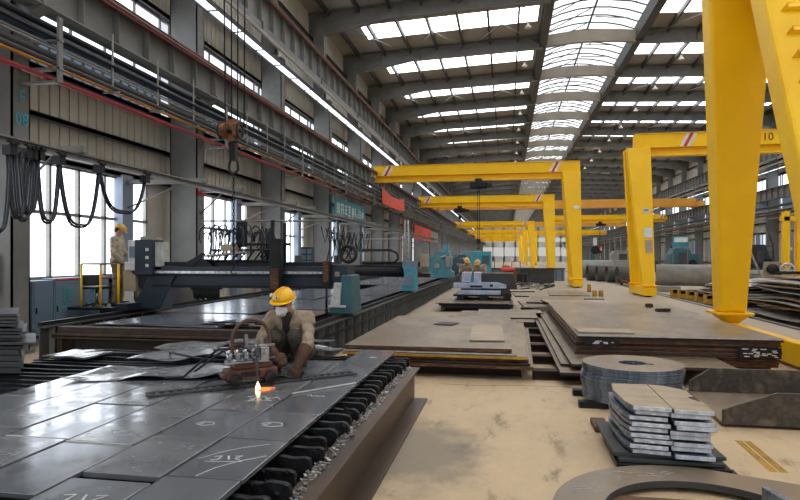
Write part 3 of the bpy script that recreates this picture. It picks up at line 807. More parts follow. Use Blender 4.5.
b=MB(); b.box(pb.x-.2,pb.x-.16,31.04,31.08,0,pa.z); b.box(pa.x+.1,pa.x+.14,31.04,31.08,0,pa.z); b.build('post',GREY,SG)
# ================================================================ NEAR CUTTING TABLE
T1=thing('cutting_table','low brown framed cutting table of burnt slats in the left foreground','table',(-3.2,4.4,0))
def ibeam_y(b,x,y0,y1,h,w=.14):
    b.box(x-.012,x+.012,y0,y1,0,h); b.box(x-w/2,x+w/2,y0,y1,h-.02,h); b.box(x-w/2-.02,x+w/2+.02,y0,y1,0,.02)
b=MB(); b.box(-1.10,-1.085,1.2,7.08,.0,.38); b.box(-1.20,-1.02,1.2,7.08,.365,.385); b.box(-1.2,-.93,1.2,7.08,0,.022); b.build('side_beam',BEAMBR,T1,bevel=.004)
b=MB(); ibeam_y(b,-5.75,1.2,7.7,.38,.2); b.build('side_beam',BEAMBR,T1)
b=MB(); b.box(-5.7,-1.2,7.5,7.52,0,.36); b.box(-5.7,-1.2,1.22,1.24,0,.36); b.box(-5.7,-1.5,1.3,7.4,.02,.05); b.build('cross_beam',RUST_D,T1)
rs=random.Random(3)
ys=1.55; ns=0
while ys<7.4:
    b=MB(); xr=-1.15-rs.random()*.07; zt=.462+rs.random()*.02
    # burnt plate on edge: wavy, notched top outline with round corners
    pts=[(-5.62,.12),(xr,.12),(xr+rs.uniform(-.01,.015),zt-.03),(xr-.012,zt-.01),(xr-.04,zt)]
    x=xr-.12
    while x>-5.55:
        step=rs.uniform(.05,.14) if x>-2 else .35
        pts.append((x,min(.487,zt+rs.uniform(-.010,.006)))); x-=step
    pts+=[(-5.62,zt-.04)]
    b.prism(pts,ys-.022,ys+.022,'y'); 
    sk=rs.uniform(-.03,.03)
    for v in b.v: v.y+=sk*(v.x+1.2)*.2
    # slag beads hanging on the top corner
    for _ in range(9):
        xx=xr-rs.random()*.45; b.ball((xx,ys+rs.uniform(-.025,.025),zt-.01+rs.uniform(-.05,.006)),(rs.uniform(.01,.03),.012,rs.uniform(.008,.02)),nu=6,nv=4)
    b.build('slat',SLATM,T1); ys+=.19+rs.uniform(-.02,.025); ns+=1
# slag flakes caught between the slats and the beam
b=MB(); rs=random.Random(5)
for _ in range(1500):
    y=rs.uniform(1.6,7.0); x=-1.112-abs(rs.gauss(0,.05)); z=.372-max(0,(-1.112-x)-.08)*1.0+rs.uniform(0,.03)
    if x<-1.3: continue
    s=rs.uniform(.006,.022); b.obox((x,y,z),(s*rs.uniform(.6,2.2),s*rs.uniform(.5,1.2),.004),rs.uniform(0,3.1),rs.uniform(-.6,.6),rs.uniform(-.6,.6))
b.box(-1.2,-1.115,1.5,7.05,.30,.365)
o=b.build('slag_flakes',SLAG); tag(o,'grey slag flakes heaped along the edge of the burnt slats','slag',kind='stuff')

# ---- plates lying on the slats
ZP=.49
def sheet(pts,z,th,name,mt,label,cat='plate',grp=None,chalk=None,bev=.003,warp=None,parent=None):
    b=MB(); b.prism(pts,z,z+th)
    if warp:
        b=MB(); n=len(pts)
    o=b.build(name,mt,bevel=bev)
    tag(o,label,cat,grp)
    return o
G1='dark plates laid out on the near cutting table'
gap=.012
cols=[(-1.38,-1.813),(-1.832,-2.293),(-2.312,-2.783),(-2.803,-3.268),(-3.287,-3.748),(-3.767,-4.28)]
rows=[
 [(1.35,2.1),(2.11,2.96),(2.985,3.66),(3.67,4.31),(4.325,(4.90,5.42)),((4.93,5.46),6.35),(6.37,7.48)],
 [(1.5,2.05),(2.06,2.86),(2.94,3.63),(3.64,4.31),(4.325,5.45),(5.47,6.6)],
 [(2.62,3.40),(3.43,4.85),(4.87,5.6)],
 [(2.55,3.44),(3.46,4.32),(4.34,5.5)],
 [(2.7,3.6),(3.62,5.2),(5.22,5.8)],
 [(3.25,4.45),(4.47,5.9)]]
places=['right edge column','second column from the right','third column from the right','fourth column from the right','fifth column from the right','leftmost column']
nm=['nearest','second','third','fourth','fifth','sixth','farthest']
plate_objs={}
def chalk(b,kind,cx,cy,z,s=1,rot=0):
    def L(pts,r=.004): 
        m=Matrix.Translation((cx,cy,z))@Matrix.Rotation(rot,4,'Z')
        b.tube([m@Vector((x*s,y*s,0)) for x,y in pts],r,5,flat=.25)
    if kind=='arc': L([(-.25,-.1),(-.1,0),(.08,.06),(.28,.08)]); 
    if kind=='arc2': L([(-.22,-.16),(-.08,-.05),(.1,.02),(.3,.05)],.005)
    if kind=='num': L([(-.1,.03),(-.05,.04),(-.06,-.03),(-.11,-.05)],.007); L([(0,.04),(.02,-.04)],.007); L([(.05,.03),(.1,.04),(.06,-.02),(.1,-.05)],.007); L([(-.14,-.08),(.13,-.09)],.004)
    if kind=='loop': L([(-.08,0),(-.03,.05),(.05,.03),(.07,-.02),(0,-.05),(-.06,-.03),(-.02,.02)],.006)
    if kind=='scribble': L([(-.1,0),(-.06,.04),(-.04,-.03),(0,.03),(.02,-.03),(.07,.02),(.1,-.02)],.007)
for ci,(xa,xb) in enumerate(cols):
    R_=rows[ci]
    for ri,(a,bb) in enumerate(R_):
        a0,a1=(a if isinstance(a,tuple) else (a,a)); b0,b1=(bb if isinstance(bb,tuple) else (bb,bb))
        # a0/b0 at the left side (xb), a1/b1 at the right side (xa)
        nmk=nm[ri] if ri<len(R_)-1 else 'farthest'
        if ri==0: nmk='nearest'
        mt=(PLATE,PLATE_B)[(ci+ri)%2] if ci>0 else PLATE
        o=sheet([(xb,a0),(xa,a1),(xa,b1),(xb,b0)],ZP,.028+.004*((ci*3+ri)%2),'steel_plate',mt,'dark plate on the near cutting table, %s in the %s'%(nmk,places[ci]),'plate',G1)
        plate_objs[(ci,ri)]=o
def markplate(key,kinds):
    o=plate_objs[key]; b=MB(); zt=max(v.co.z for v in o.data.vertices)
    c=o.location
    for kd,x,y,s,r in kinds: chalk(b,kd,x,y,c.z+zt+.001,s,r)
    b.build('chalk_mark',CHALK,o)
markplate((0,2),[('arc',-1.64,3.42,.8,.5),('arc2',-1.58,3.2,.8,.6),('num',-1.62,3.3,.8,.2)])
markplate((0,3),[('loop',-1.62,4.0,1.1,0)])
markplate((1,3),[('loop',-2.1,3.95,.9,.2)])
markplate((0,4),[('scribble',-1.6,4.9,.8,0)])
markplate((1,4),[('scribble',-2.0,4.75,1.5,0),('num',-2.02,4.7,.8,.3)])
markplate((1,1),[('num',-2.05,2.62,1.1,.1)])
markplate((0,6),[('loop',-1.55,6.9,.6,0)])
# bright filler bar lying in the joint beside the torch
b=MB(); b.hexa([(-1.81,4.9,.522),(-1.38,5.42,.522),(-1.39,5.455,.522),(-1.82,4.935,.522)],[(-1.81,4.9,.53),(-1.38,5.42,.53),(-1.39,5.455,.53),(-1.82,4.935,.53)])
tag(b.build('filler_strip',LIGHTP),'thin pale strip laid across the joint right of the torch','strip')
b=MB(); b.box(-2.78,-2.32,3.405,3.425,.50,.523); tag(b.build('filler_strip',LIGHTP),'thin pale strip in the joint of the third plate column','strip')
b=MB(); b.box(-3.26,-2.81,3.445,3.457,.50,.523); tag(b.build('filler_strip',LIGHTP),'thin pale strip in the joint of the fourth plate column','strip')
# ---- warped offcuts piled on the far side of the table
def offcut(pts,z,th,amp,mt,label,seed,name='offcut',cat='offcut',grp='warped offcuts on the near cutting table',n=14,curl=0):
    """warped sheet: outline polygon resampled into a strip mesh"""
    rs=random.Random(seed); (x0,y0),(x1,y1),(x2,y2),(x3,y3)=pts
    vs=[];fs=[];m=8
    for i in range(n+1):
        for j in range(m+1):
            u,v=i/n,j/m
            x=(x0*(1-u)+x1*u)*(1-v)+(x3*(1-u)+x2*u)*v; y=(y0*(1-u)+y1*u)*(1-v)+(y3*(1-u)+y2*u)*v
            e=noise.noise(Vector((u*2.2+seed,v*1.5,0)))*amp+curl*(abs(u-.5)*2)**3
            if j in (0,m): 
                w=noise.noise(Vector((u*4+seed,9,0)))*.04; y+=w*(1 if j==0 else -1)
            vs.append((x,y,z+max(0,e+amp*.35)))
    k=len(vs); vs+= [(x,y,zz+th) for x,y,zz in vs]
    for i in range(n):
        for j in range(m):
            a=i*(m+1)+j; q=(a,a+m+1,a+m+2,a+1); fs.append(q[::-1]); fs.append(tuple(k+t for t in q))
    for i in range(n):
        a=i*(m+1); c=a+m+1; fs.append((a,c,k+c,k+a)); a+=m; c+=m; fs.append((a,k+a,k+c,c))
    for j in range(m):
        a=j; fs.append((a,k+a,k+a+1,a+1)); a=n*(m+1)+j; fs.append((a,a+1,k+a+1,k+a))
    b=MB(); b.add(vs,fs); o=b.build(name,mt); return tag(o,label,cat,grp)
Z=ZP+.034
offcut([(-4.15,5.0),(-2.7,5.35),(-2.55,6.0),(-4.0,5.75)],Z,.008,.11,PLATE_B,'long curled offcut sheet nearest the torch, pointed left end',1)
offcut([(-3.9,5.65),(-2.6,5.85),(-2.5,6.6),(-3.6,6.5)],Z+.07,.008,.12,PLATE_B,'second curled offcut sheet behind the pointed one',2)
offcut([(-3.1,6.3),(-2.3,6.2),(-1.95,7.1),(-2.9,7.2)],Z+.05,.01,.09,PLATE_B,'grey offcut sheet behind the torch carriage',3)
offcut([(-4.3,6.6),(-3.3,6.5),(-3.0,7.2),(-4.1,7.3)],Z+.0,.012,.05,PLATE,'dark offcut sheet at the far corner of the pile',4)
offcut([(-3.5,7.0),(-2.5,7.0),(-2.2,7.6),(-3.3,7.55)],Z+.08,.01,.04,PLATE_B,'pale offcut sheet on the farthest side of the pile',5)
offcut([(-4.0,6.3),(-3.4,6.2),(-3.3,6.8),(-3.9,6.95)],Z+.11,.012,.03,PLATE_B,'small grey offcut on top of the far corner sheet',6)
offcut([(-2.35,5.6),(-1.85,5.55),(-1.9,6.4),(-2.4,6.4)],Z,.008,.02,PLATE,'flat grey offcut under the kneeling worker',7)
offcut([(-5.5,6.35),(-4.9,6.3),(-4.85,6.75),(-5.4,6.8)],.49,.02,.03,PLATE_B,'round edged pale offcut beside the left plate stack',8)
# cable lying over the offcuts
b=MB(); pts=[]
for i in range(30):
    g=i/29*PI*2*1.1+.5; pts.append((-3.2+.42*math.cos(g)*(1+.1*math.sin(3*g)),6.0+.25*math.sin(g),.66+.03*math.sin(2*g)))
pts+=[(-2.7,5.9,.64),(-2.62,5.6,.62),(-2.55,5.35,.6)]
b.tube(pts,.013,6); tag(b.build('gas_hose',CABLE),'loop of dark gas hose lying over the offcuts','hose')
# slotted track of the torch carriage
A=Vector((-3.0,4.62,0)); B=Vector((-1.52,5.88,0)); d=(B-A).normalized(); nrm=Vector((-d.y,d.x,0)); Ltr=(B-A).length
b=MB(); W=.075
b.add([],[])
def tb(a0,a1,w0,w1,z0,z1):
    P=[A+d*a0+nrm*w0,A+d*a1+nrm*w0,A+d*a1+nrm*w1,A+d*a0+nrm*w1]
    b.hexa([(p.x,p.y,z0) for p in P],[(p.x,p.y,z1) for p in P])
z0=.527
tb(0,Ltr,-W,-W+.028,z0,z0+.014); tb(0,Ltr,W-.028,W,z0,z0+.014)
n=26
for i in range(n+1): tb(i*(Ltr-.03)/n,i*(Ltr-.03)/n+.03,-W+.028,W-.028,z0,z0+.01)
tag(b.build('carriage_track',GREY_D),'long slotted steel track under the cutting carriage','track')

# ---- torch carriage
ang=math.atan2(d.y,d.x)
CP=A+d*(Ltr*.455); CP.z=.541
TC=thing('cutting_carriage','rusty orange gas cutting carriage with silver valves and hoses','cutting machine',CP,ang); TC.scale=(1.12,1.12,1.12)
def loc(b,*a,**k): return b.build(*a,world=False,**k)
b=MB(); b.box(-.21,.21,-.085,.085,.045,.13); b.box(-.15,.17,-.075,.075,.13,.175); b.box(-.24,-.2,-.07,.07,.06,.1); BD=loc(b,'body',CARR,TC,bevel=.015,seg=3)
b=MB(); b.box(-.1,.06,-.088,-.084,.07,.11); loc(b,'name_plate',BLACKM,BD)
for sx in (-.14,.14):
    for sy in (-1,1):
        b=MB(); b.lathe([(.0,0),(.046,0),(.05,.006),(.05,.022),(.046,.028),(0,.028)],c=(sx,sy*.1-.014,.05),n=20,ax='y'); loc(b,'wheel',BLACKM,TC)
b=MB(); b.cyl((-.03,0,.17),(-.03,0,.40),.014,10); b.cyl((.09,-.02,.17),(.09,-.02,.36),.016,10); b.box(-.05,.12,-.02,.02,.28,.31); loc(b,'upright_post',GREY,TC)
b=MB(); b.cyl((-.2,-.03,.2),(.2,-.03,.2),.01,8); b.cyl((-.24,-.13,.215),(.02,-.13,.215),.013,8); b.box(-.24,.06,-.15,-.11,.195,.205); loc(b,'valve_manifold',CHROME,TC)
for i in range(4):
    b=MB(); x=-.2+i*.065; b.lathe([(0,0),(.022,0),(.028,.01),(.028,.04),(.02,.05),(0,.05)],c=(x,-.13,.225),n=12); b.cyl((x,-.13,.2),(x-.02,-.17,.29),.01,8); b.ball((x-.02,-.17,.29),.02,nu=10,nv=6); loc(b,'valve_knob',CHROME,TC)
b=MB(); b.cyl((.0,-.2,.03),(.0,-.2,.26),.012,10); b.lathe([(.005,0),(.011,.02),(.013,.05)],c=(0,-.2,.0),n=10); b.box(-.02,.02,-.22,.02,.25,.275); b.cyl((.0,-.2,.26),(.02,-.15,.34),.01,8); TO=loc(b,'torch',GREY_D,TC)
b=MB(); b.lathe([(.012,.0),(.009,-.01),(.001,-.02)],c=(0,-.2,.0),n=10); b.lathe([(.001,.05),(.014,.02),(.022,-.008),(.0,-.012)],c=(.0,-.215,.0),n=10); loc(b,'flame',FLAME,TO)
b=MB(); b.lathe([(.0,.003),(.045,.002),(.05,-.006)],c=(.05,-.22,-.01),n=12); b.hexa([(.0,-.235,-.012),(.14,-.228,-.012),(.14,-.218,-.012),(0,-.195,-.012)],[(.0,-.225,-.0),(.13,-.226,-.008),(.13,-.22,-.008),(0,-.205,0)]); loc(b,'flame_glow',FLAMEO,TO)  # flat emissive fan stands in for the glow the flame throws sideways
b=MB()
pts=[(-.13,.0,.18)]
for i in range(19):
    g=PI-PI*i/18; pts.append((.01+.155*math.cos(g),.0,.36+.16*math.sin(g)))
pts.append((.16,-.02,.2)); b.tube(pts,.016,8); loc(b,'hose',COPPER,TC)
b=MB(); b.tube([(-.12,-.05,.22),(-.25,0,.3),(-.38,.05,.2),(-.5,.12,.08),(-.62,.3,.06)],.011,6); b.tube([(.0,-.14,.25),(-.1,-.05,.33),(-.22,.06,.26),(-.4,.2,.1)],.010,6); loc(b,'hose',BLACK,TC)
b=MB(); b.box(-.16,-.09,-.03,.05,.26,.33); b.box(-.15,-.05,-.02,.03,.33,.345); loc(b,'regulator',CARR,TC,bevel=.005)
b=MB(); b.box(.06,.13,-.1,-.04,.18,.3); b.cyl((.1,-.13,.26),(.1,-.04,.26),.02,10); b.box(.02,.19,-.06,-.045,.3,.32); loc(b,'clamp',CHROME,TC,bevel=.003)
b=MB(); b.box(-.03,.03,.04,.14,.2,.3); b.cyl((-.02,.09,.3),(-.02,.09,.42),.008,8); loc(b,'height_adjuster',BLACKM,TC,bevel=.004)

# ================================================================ STACK at the left edge on the table
rs=random.Random(11); z=.495; n=14
for i in range(n):
    th=.026 if i>3 else .055
    e=rs.uniform(-.04,.04)+(.22 if i==5 else 0)
    fr=Vector((-4.95+e,5.42+rs.uniform(-.03,.03))); u=Vector((.984,.175)); v=Vector((-.66,.75))
    P=[fr,fr+v*.9,fr+v*.9-u*1.5,fr-u*1.5]
    b=MB(); b.prism([(q.x,q.y) for q in P],z,z+th); z+=th+(.008 if i not in (4,9) else .024)
    tag(b.build('steel_plate',DARKPL,bevel=.003),'grey plate in the stack at the left picture edge, %s'%rank(n-i,n),'plate','plates stacked at the left picture edge')

# ================================================================ SECOND CUTTING TABLE (long, behind)
T2=thing('cutting_table','long cutting table with rails behind the worker','table',(-5.2,12,0))
b=MB(); b.box(-7.3,-3.3,8.75,8.95,.42,.55); b.box(-7.3,-3.3,8.62,8.75,.40,.43); b.box(-7.3,-3.3,8.62,8.64,.38,.46); b.build('front_beam',RUST_D,T2,bevel=.005)
b=MB(); b.box(-7.0,-5.1,8.8,8.9,.0,.42); b.box(-5.0,-3.4,8.9,8.95,.0,.42); b.build('front_panel',BLACKM,T2)
b=MB(); b.box(-7.35,-7.25,8.8,48,0,.5); b.box(-3.42,-3.34,8.8,48,0,.5); b.build('side_frame',RUST_D,T2)
rs=random.Random(8)
for i in range(44):
    y=9.05+i*.24 if i<36 else 17.7+(i-36)*3.5
    b=MB(); pts=[(-7.2,.1),(-3.45,.1)]; x=-3.45
    while x>-7.2: pts.append((x,.545-rs.uniform(0,.035))); x-=.3
    b.prism(pts,y-.02,y+.02,'y'); b.build('slat',SLATM,T2)
def rail_beam(x,label,face):
    t=thing('machine_rail',label,'rail',(x,26,0))
    b=MB(); b.box(x-.012,x+.012,8.6,52,0,.56); b.box(x-.12,x+.12,8.6,52,.54,.57); b.box(x-.12,x+.12,8.6,52,0,.02); b.build('rail_girder',GREY_D,t)
    b=MB(); b.box(x-.035,x+.035,8.6,52,.57,.635); b.box(x-.05,x+.05,8.6,52,.57,.58); b.build('rail_head',BLACKM,t)
    b=MB(); b.box(x+face*.1,x+face*.14,8.6,52,.36,.40) if face>0 else b.box(x-.14,x-.1,8.6,52,.36,.4)
    b.build('gear_rack',BLACKM,t)
    y=8.8; k=0
    while y<52 and k<60:
        b=MB(); b.box(x-.11,x+.11,y-.01,y+.01,.02,.54); b.build('stiffener',GREY,t); y+=.62; k+=1
rail_beam(-3.05,'long ribbed rail beam along the right side of the long table',1)
rail_beam(-7.5,'long rail beam along the left side of the long table',-1)
G2='bright sheets lying on the long cutting table'
zz=.552
for i,(pts,lb,mt) in enumerate([
  ([(-6.9,9.15),(-4.6,9.0),(-4.4,11.0),(-6.7,11.15)],'bright silver sheet at the near left of the long table',SILVER),
  ([(-4.55,9.3),(-3.6,9.3),(-3.6,12.2),(-4.3,12.2)],'brown plate at the near right of the long table',BROWNP2),
  ([(-7.1,11.3),(-5.0,11.3),(-5.0,15.2),(-7.1,15.2)],'bright silver sheet behind the first machine, left side',SILVER),
  ([(-4.95,12.4),(-3.5,12.4),(-3.5,17.0),(-4.95,17.0)],'bright silver sheet behind the first machine, right side',SILVER),
  ([(-7.0,15.5),(-5.1,15.5),(-5.1,20.5),(-7.0,20.5)],'silver sheet between the two blue machines, left side',SILVER),
  ([(-5.0,17.3),(-3.5,17.3),(-3.5,23.5),(-5.0,23.5)],'silver sheet under the second machine',SILVER),
  ([(-6.9,24),(-3.6,24),(-3.6,33),(-6.9,33)],'silver sheet farthest down the long table',SILVER)]):
    b=MB(); b.prism(pts,zz,zz+.02); tag(b.build('steel_plate',mt,bevel=.003),lb,'plate',G2)
b=MB(); b.prism([(-6.3,9.05),(-5.0,9.1),(-4.7,9.9),(-5.9,9.8)],zz+.021,zz+.05); tag(b.build('steel_plate',SILVER,bevel=.003),'small pale sheet on top at the near left of the long table','plate',G2)
rs=random.Random(21)
for i in range(6):
    x=-5.0+i*.28; y=9.15+rs.uniform(0,.5); b=MB(); b.obox((x,y,zz+.03+.012*(i%2)),(.5,.09,.02),rs.uniform(-.4,.4)); tag(b.build('bar_offcut',BLACKM),'short dark bar offcut on the long table front, %s from the left'%ORD[i+1].replace('topmost','first'),'offcut','bar offcuts on the long table front')
# ================================================================ PLATE STACKS ON THE FLOOR
def stack_plate(pts,z,th,mt,label,grp,edge=RUST,bev=0):
    b=MB(); b.prism(pts,z,z+th)
    for i in range(len(b.mi)): b.mi[i]=0 if i==1 else 1
    o=b.build('steel_plate',[mt,edge],bevel=bev); return tag(o,label,'plate',grp)
def rect(x0,x1,y0,y1,a=0):
    c=Vector(((x0+x1)/2,(y0+y1)/2)); m=Matrix.Rotation(a,2)
    return [tuple(c+m@(Vector(p)-c)) for p in ((x0,y0),(x1,y0),(x1,y1),(x0,y1))]
DARKRUST=RUST_D
# skid beams
def skid(x0,x1,y,h,label,mt=RUST_D,w=.12,z=0):
    b=MB(); b.box(x0,x1,y-w/2,y+w/2,z,z+.015); b.box(x0,x1,y-.01,y+.01,z,z+h); b.box(x0,x1,y-w/2,y+w/2,z+h-.015,z+h)
    return tag(b.build('skid_beam',mt),label,'beam','skid beams under the plate stacks')
# stack A: left of the aisle
for i,y in enumerate((8.75,10.6,12.6)):
    skid(-2.2,.2,y,.155,'dark skid beam under the low left plate stack, %s'%('nearest','middle','farthest')[i])
GA='plates in the low stack left of the aisle'
za=.16
specA=[((-2.25,.40,8.38,12.9),.04,BROWNP2,RUST),((-2.3,.34,8.42,12.9),.03,BROWNP,RUST_D),((-2.28,.30,8.44,12.7),.04,BROWNP2,RUST),((-2.3,.30,8.36,12.8),.035,BROWNP,YEL_D),((-2.3,.16,8.40,12.7),.02,BROWNP,LIGHTP),((-2.32,.07,8.44,12.85),.05,BROWNP,RUST)]
n=len(specA)
for i,(r_,th,mt,ed) in enumerate(specA):
    stack_plate(rect(*r_,R(.5*(i%3-1)-.6)),za,th,mt,'brown plate in the low stack left of the aisle, %s'%rank(n-i,n),GA,ed); za+=th+.01
b=MB(); b.prism([(-.56,9.1),(-.03,9.1),(-.1,11.2),(-.62,11.2)],za,za+.018); tag(b.build('cover_sheet',TANP,bevel=.003),'small pale sheet lying on the low left plate stack','sheet')
b=MB(); b.prism([(-1.35,11.2),(-1.0,11.1),(-.9,11.5),(-1.25,11.6)],za,za+.012); tag(b.build('offcut',GREY_D),'small dark offcut lying on the low left plate stack','offcut')
# ladder of dark skids between the stacks
rs=random.Random(31)
for i in range(8):
    y=8.6+i*1.25; skid(.35,2.3,y,.13,'dark skid beam between the two plate stacks, %s'%('nearest','second','third','fourth','fifth','sixth','seventh','farthest')[i],w=.2)
# long plates and the tall right stack
GD='long plates leaning out left of the tall stack'
for i,(x0,x1,y0,y1,z,th,a) in enumerate(((.68,2.1,8.15,16.6,.145,.035,0.2),(.74,2.6,8.6,16.2,.19,.03,.0),(.84,2.9,8.3,15.4,.235,.035,.2))):
    stack_plate(rect(x0,x1,y0,y1,R(a)),z,th,(BROWNP2,BROWNP,BROWNP)[i],'long brown plate sticking out left under the tall right stack, %s'%('lowest','middle','upper')[i],GD,RUST_D)
for i,y in enumerate((9.4,11.3,13.2,15.0)):
    b=MB(); b.box(1.0,3.7,y-.06,y+.06,.0,.14); tag(b.build('timber_bearer',TIMBER),'timber bearer under the tall right plate stack, %s'%('nearest','second','third','farthest')[i],'timber','timber bearers under the tall right stack')
GE='plates in the tall stack right of the aisle'
ze=.275; specE=[]
hs=[.026,.03,.026,.03,.03,.026,.03,.028,.022]
n=len(hs)
for i,th in enumerate(hs):
    x0=1.02+rs.uniform(-.03,.05); x1=3.78+rs.uniform(-.03,.02); y0=9.16+rs.uniform(-.03,.05)
    if i==n-1: x0,y0,x1=1.02,9.12,3.78
    ed=(RUST,DARKRUST,RUST)[i%3] if i<n-1 else LIGHTP
    stack_plate(rect(x0,x1,y0,15.6+rs.uniform(-.15,.15)),ze,th,BROWNP,'rusty edged plate in the tall stack right of the aisle, %s'%rank(n-i,n),GE,ed); ze+=th+.005
zE=ze
# lower plates on the right half of the tall stack down to the floor
zl=.145
for i in range(3):
    stack_plate(rect(3.0-.0,3.77-rs.uniform(0,.03),9.2,15.5),zl,.034,BROWNP,'narrow rusty plate filling the right foot of the tall stack, %s'%rank(3-i,3),'filler plates under the tall stack',RUST); zl+=.042
b=MB(); b.prism([(1.05,9.3),(1.85,9.3),(1.85,9.75),(1.05,9.8)],zE,zE+.02); tag(b.build('cover_sheet',TANP,bevel=.003),'thin tan sheet at the near left of the tall stack top','sheet')
for i,(px,py,s) in enumerate(((649,307,(.15,.12,.07)),(659.5,311.5,(.14,.1,.055)),(666.5,311.5,(.12,.1,.055)))):
    q=UZ(px,py,zE); b=MB(); b.obox((q.x,q.y,zE+s[2]/2),s,.3*i); b.obox((q.x,q.y,zE+s[2]+.004),(s[0]*.8,s[1]*.8,.008),.3*i); tag(b.build('steel_block',RUST_D),'small dark block on top of the tall plate stack, %s'%('leftmost','middle','rightmost')[i],'block','small blocks on the tall stack')
ck=MB(); q=UZ(678,317,zE); 
for j in range(5): ck.obox((q.x-.2+.1*j,q.y+.2-.1*j,zE+.001),(.32,.05,.002),-.6)
tag(ck.build('chalk_mark',CHALK),'white chalk smear on top of the tall plate stack','chalk mark')
# black painted data panels with white writing on the stack front
def datapanel(x0,x1,z0,z1,y,label,seed,rows_):
    rs=random.Random(seed); t=thing('stencil_panel',label,'label',((x0+x1)/2,y,z0))
    b=MB(); b.box(x0,x1,y-.006,y,z0,z1); b.build('panel',BLACKM,t)
    b=MB()
    for r in range(rows_):
        z=z1-.02-(z1-z0-.03)*(r+.2)/rows_; x=x0+rs.uniform(.02,.35)*(x1-x0)
        while x<x1-.08:
            w_=rs.uniform(.03,.09); b.box(x,x+w_,y-.009,y-.006,z-.006,z+.006); x+=w_+rs.uniform(.015,.07)
            if rs.random()<.12: x+=.15
    b.build('white_writing',WHITE,t)
datapanel(3.2,3.74,.285,.44,9.10,'black stencilled panel with white writing, right end of tall stack',1,6)
datapanel(1.1,1.6,.42,.50,9.10,'black stencilled panel with white writing, left end of tall stack',2,3)
# stacks farther up the left side of the aisle
GB='brown plates farther up the aisle on the left'
def low(x0,x1,y0,y1,z,th,mt,lb,a=0,ed=RUST_D): return stack_plate(rect(x0,x1,y0,y1,R(a)),z,th,mt,lb,GB,ed)
for i,y in enumerate((14.6,16.4)): skid(-1.6,.9,y,.08,'dark skid beam under the thin plates behind the low stack, %s'%('near','far')[i])
low(-1.3,.7,14.3,17.0,.085,.10,BROWNP2,'thick black edged plate right behind the low left stack',-3,BLACKM)
low(-.75,.95,14.9,17.2,.19,.03,BROWNP,'second thin plate lying on the one behind the low stack',2)
for i,y in enumerate((18.9,20.6,22.0)): skid(-1.9,.1,y,.12,'dark skid beam under the machine block plates, %s'%('near','middle','far')[i],w=.3)
low(-2.05,.15,18.6,22.3,.125,.05,BLACKM,'black lower plate under the machine block pile',1,BLACKM)
low(-2.1,.2,18.7,22.3,.18,.06,BROWNP2,'black edged middle plate under the machine block pile',0,BLACKM)
low(-2.15,.1,18.65,22.4,.245,.02,BROWNP,'brown top plate under the machine block pile',-1.5)
for i,(x0,x1,y0,y1,z) in enumerate(((.5,2.6,20.0,23.2,.0),(.8,3.3,21.6,25.3,.055),(1.3,3.5,20.4,22.4,.11),(.3,1.7,26.0,28.5,.0),(1.9,3.6,26.6,30,.0),(-.3,1.2,29.6,33,.0),(2.9,3.6,23,24.3,.11))):
    low(x0,x1,y0,y1,z,.054,(BROWNP,BROWNP2,TANP)[i%3],'flat plate on the aisle floor between cranes, %s'%('nearest left','right of the middle','on top at the right','behind the first ones','behind at the right','farthest left','nearest right')[i],(3,-4,6,2,-3,4,-8)[i])
# cut plates pallet further: curved offcut
b=MB(); b.ring((1.35,18.6),.95,.55,.0,.16,24,R(60),R(170)); tag(b.build('curved_offcut',SCRAP),'curved grey offcut standing at the head of the skids','offcut')

# ================================================================ MACHINE BLOCK with pallet
MBk=thing('machine_casting','grey and white machine frame on a low pallet in the aisle','machine',(-.75,20.6,.27))
b=MB(); 
for x in (-1.5,-.75,0): b.box(x-.12,x+.12,19.9,21.9,.27,.40)
b.box(-1.75,.15,19.9,21.9,.40,.46); b.build('pallet',BLACKM,MBk)
b=MB(); b.box(-1.5,.1,20.05,21.6,.46,.62); b.build('base_plate',GREY_D,MBk,bevel=.01)
b=MB(); b.prism([(-.85,.62),(.35,.62),(.22,1.16),(-.85,1.16)],20.2,21.5,'y'); b.build('grey_block',GREY_D,MBk,bevel=.02)
b=MB(); b.prism([(-1.75,.66),(-.02,.66),(-.02,.78),(-.3,.86),(-.95,.86),(-1.0,.84),(-1.75,.84)],19.95,20.2,'y'); b.box(-1.6,-.2,19.9,20.05,.46,.6); b.build('front_casting',BLUWHITE,MBk,bevel=.015)
b=MB(); b.box(-1.48,-1.18,20.05,20.9,.86,1.19); b.box(-1.08,-.84,20.0,20.9,.86,1.19); b.build('light_casting',BLUWHITE,MBk,bevel=.015)
b=MB(); b.box(-1.2,-.8,19.93,19.96,.70,.76); b.box(-.55,-.45,19.93,19.96,.72,.8); b.build('slot',BLACKM,MBk)

# ================================================================ RING STACK, PART STACK, TROUGH, BIG RING PLATE
RG='round rings stacked beside the aisle'
b=MB(); b.box(.8,2.05,7.0,7.12,0,.07); tag(b.build('timber_bearer',BLACKM),'dark bearer in front under the ring stack','timber','bearers under the ring stack')
b=MB(); b.box(.8,2.05,7.6,7.72,0,.07); tag(b.build('timber_bearer',BLACKM),'dark bearer at the back under the ring stack','timber','bearers under the ring stack')
rs=random.Random(77); z=.072; n=20
for i in range(n):
    off=(0.014*math.sin(i*.45),.012*math.cos(i*.7)); 
    if i>14: off=(.01,0)
    b=MB(); b.ring((1.43+off[0]+rs.uniform(-.008,.008),7.36+off[1]),.555,.15,z,z+.0165,64)
    for q in range(len(b.mi)): b.mi[q]=0 if q%4==1 else 1
    o=b.build('steel_ring',[BROWNP if i==n-1 else BLUSTEEL,BLUSTEEL],bevel=.002,seg=1); z+=.0165+.0035
    tag(o,'round steel ring with a hole in the ring stack, %s'%rank(n-i,n),'ring',RG)
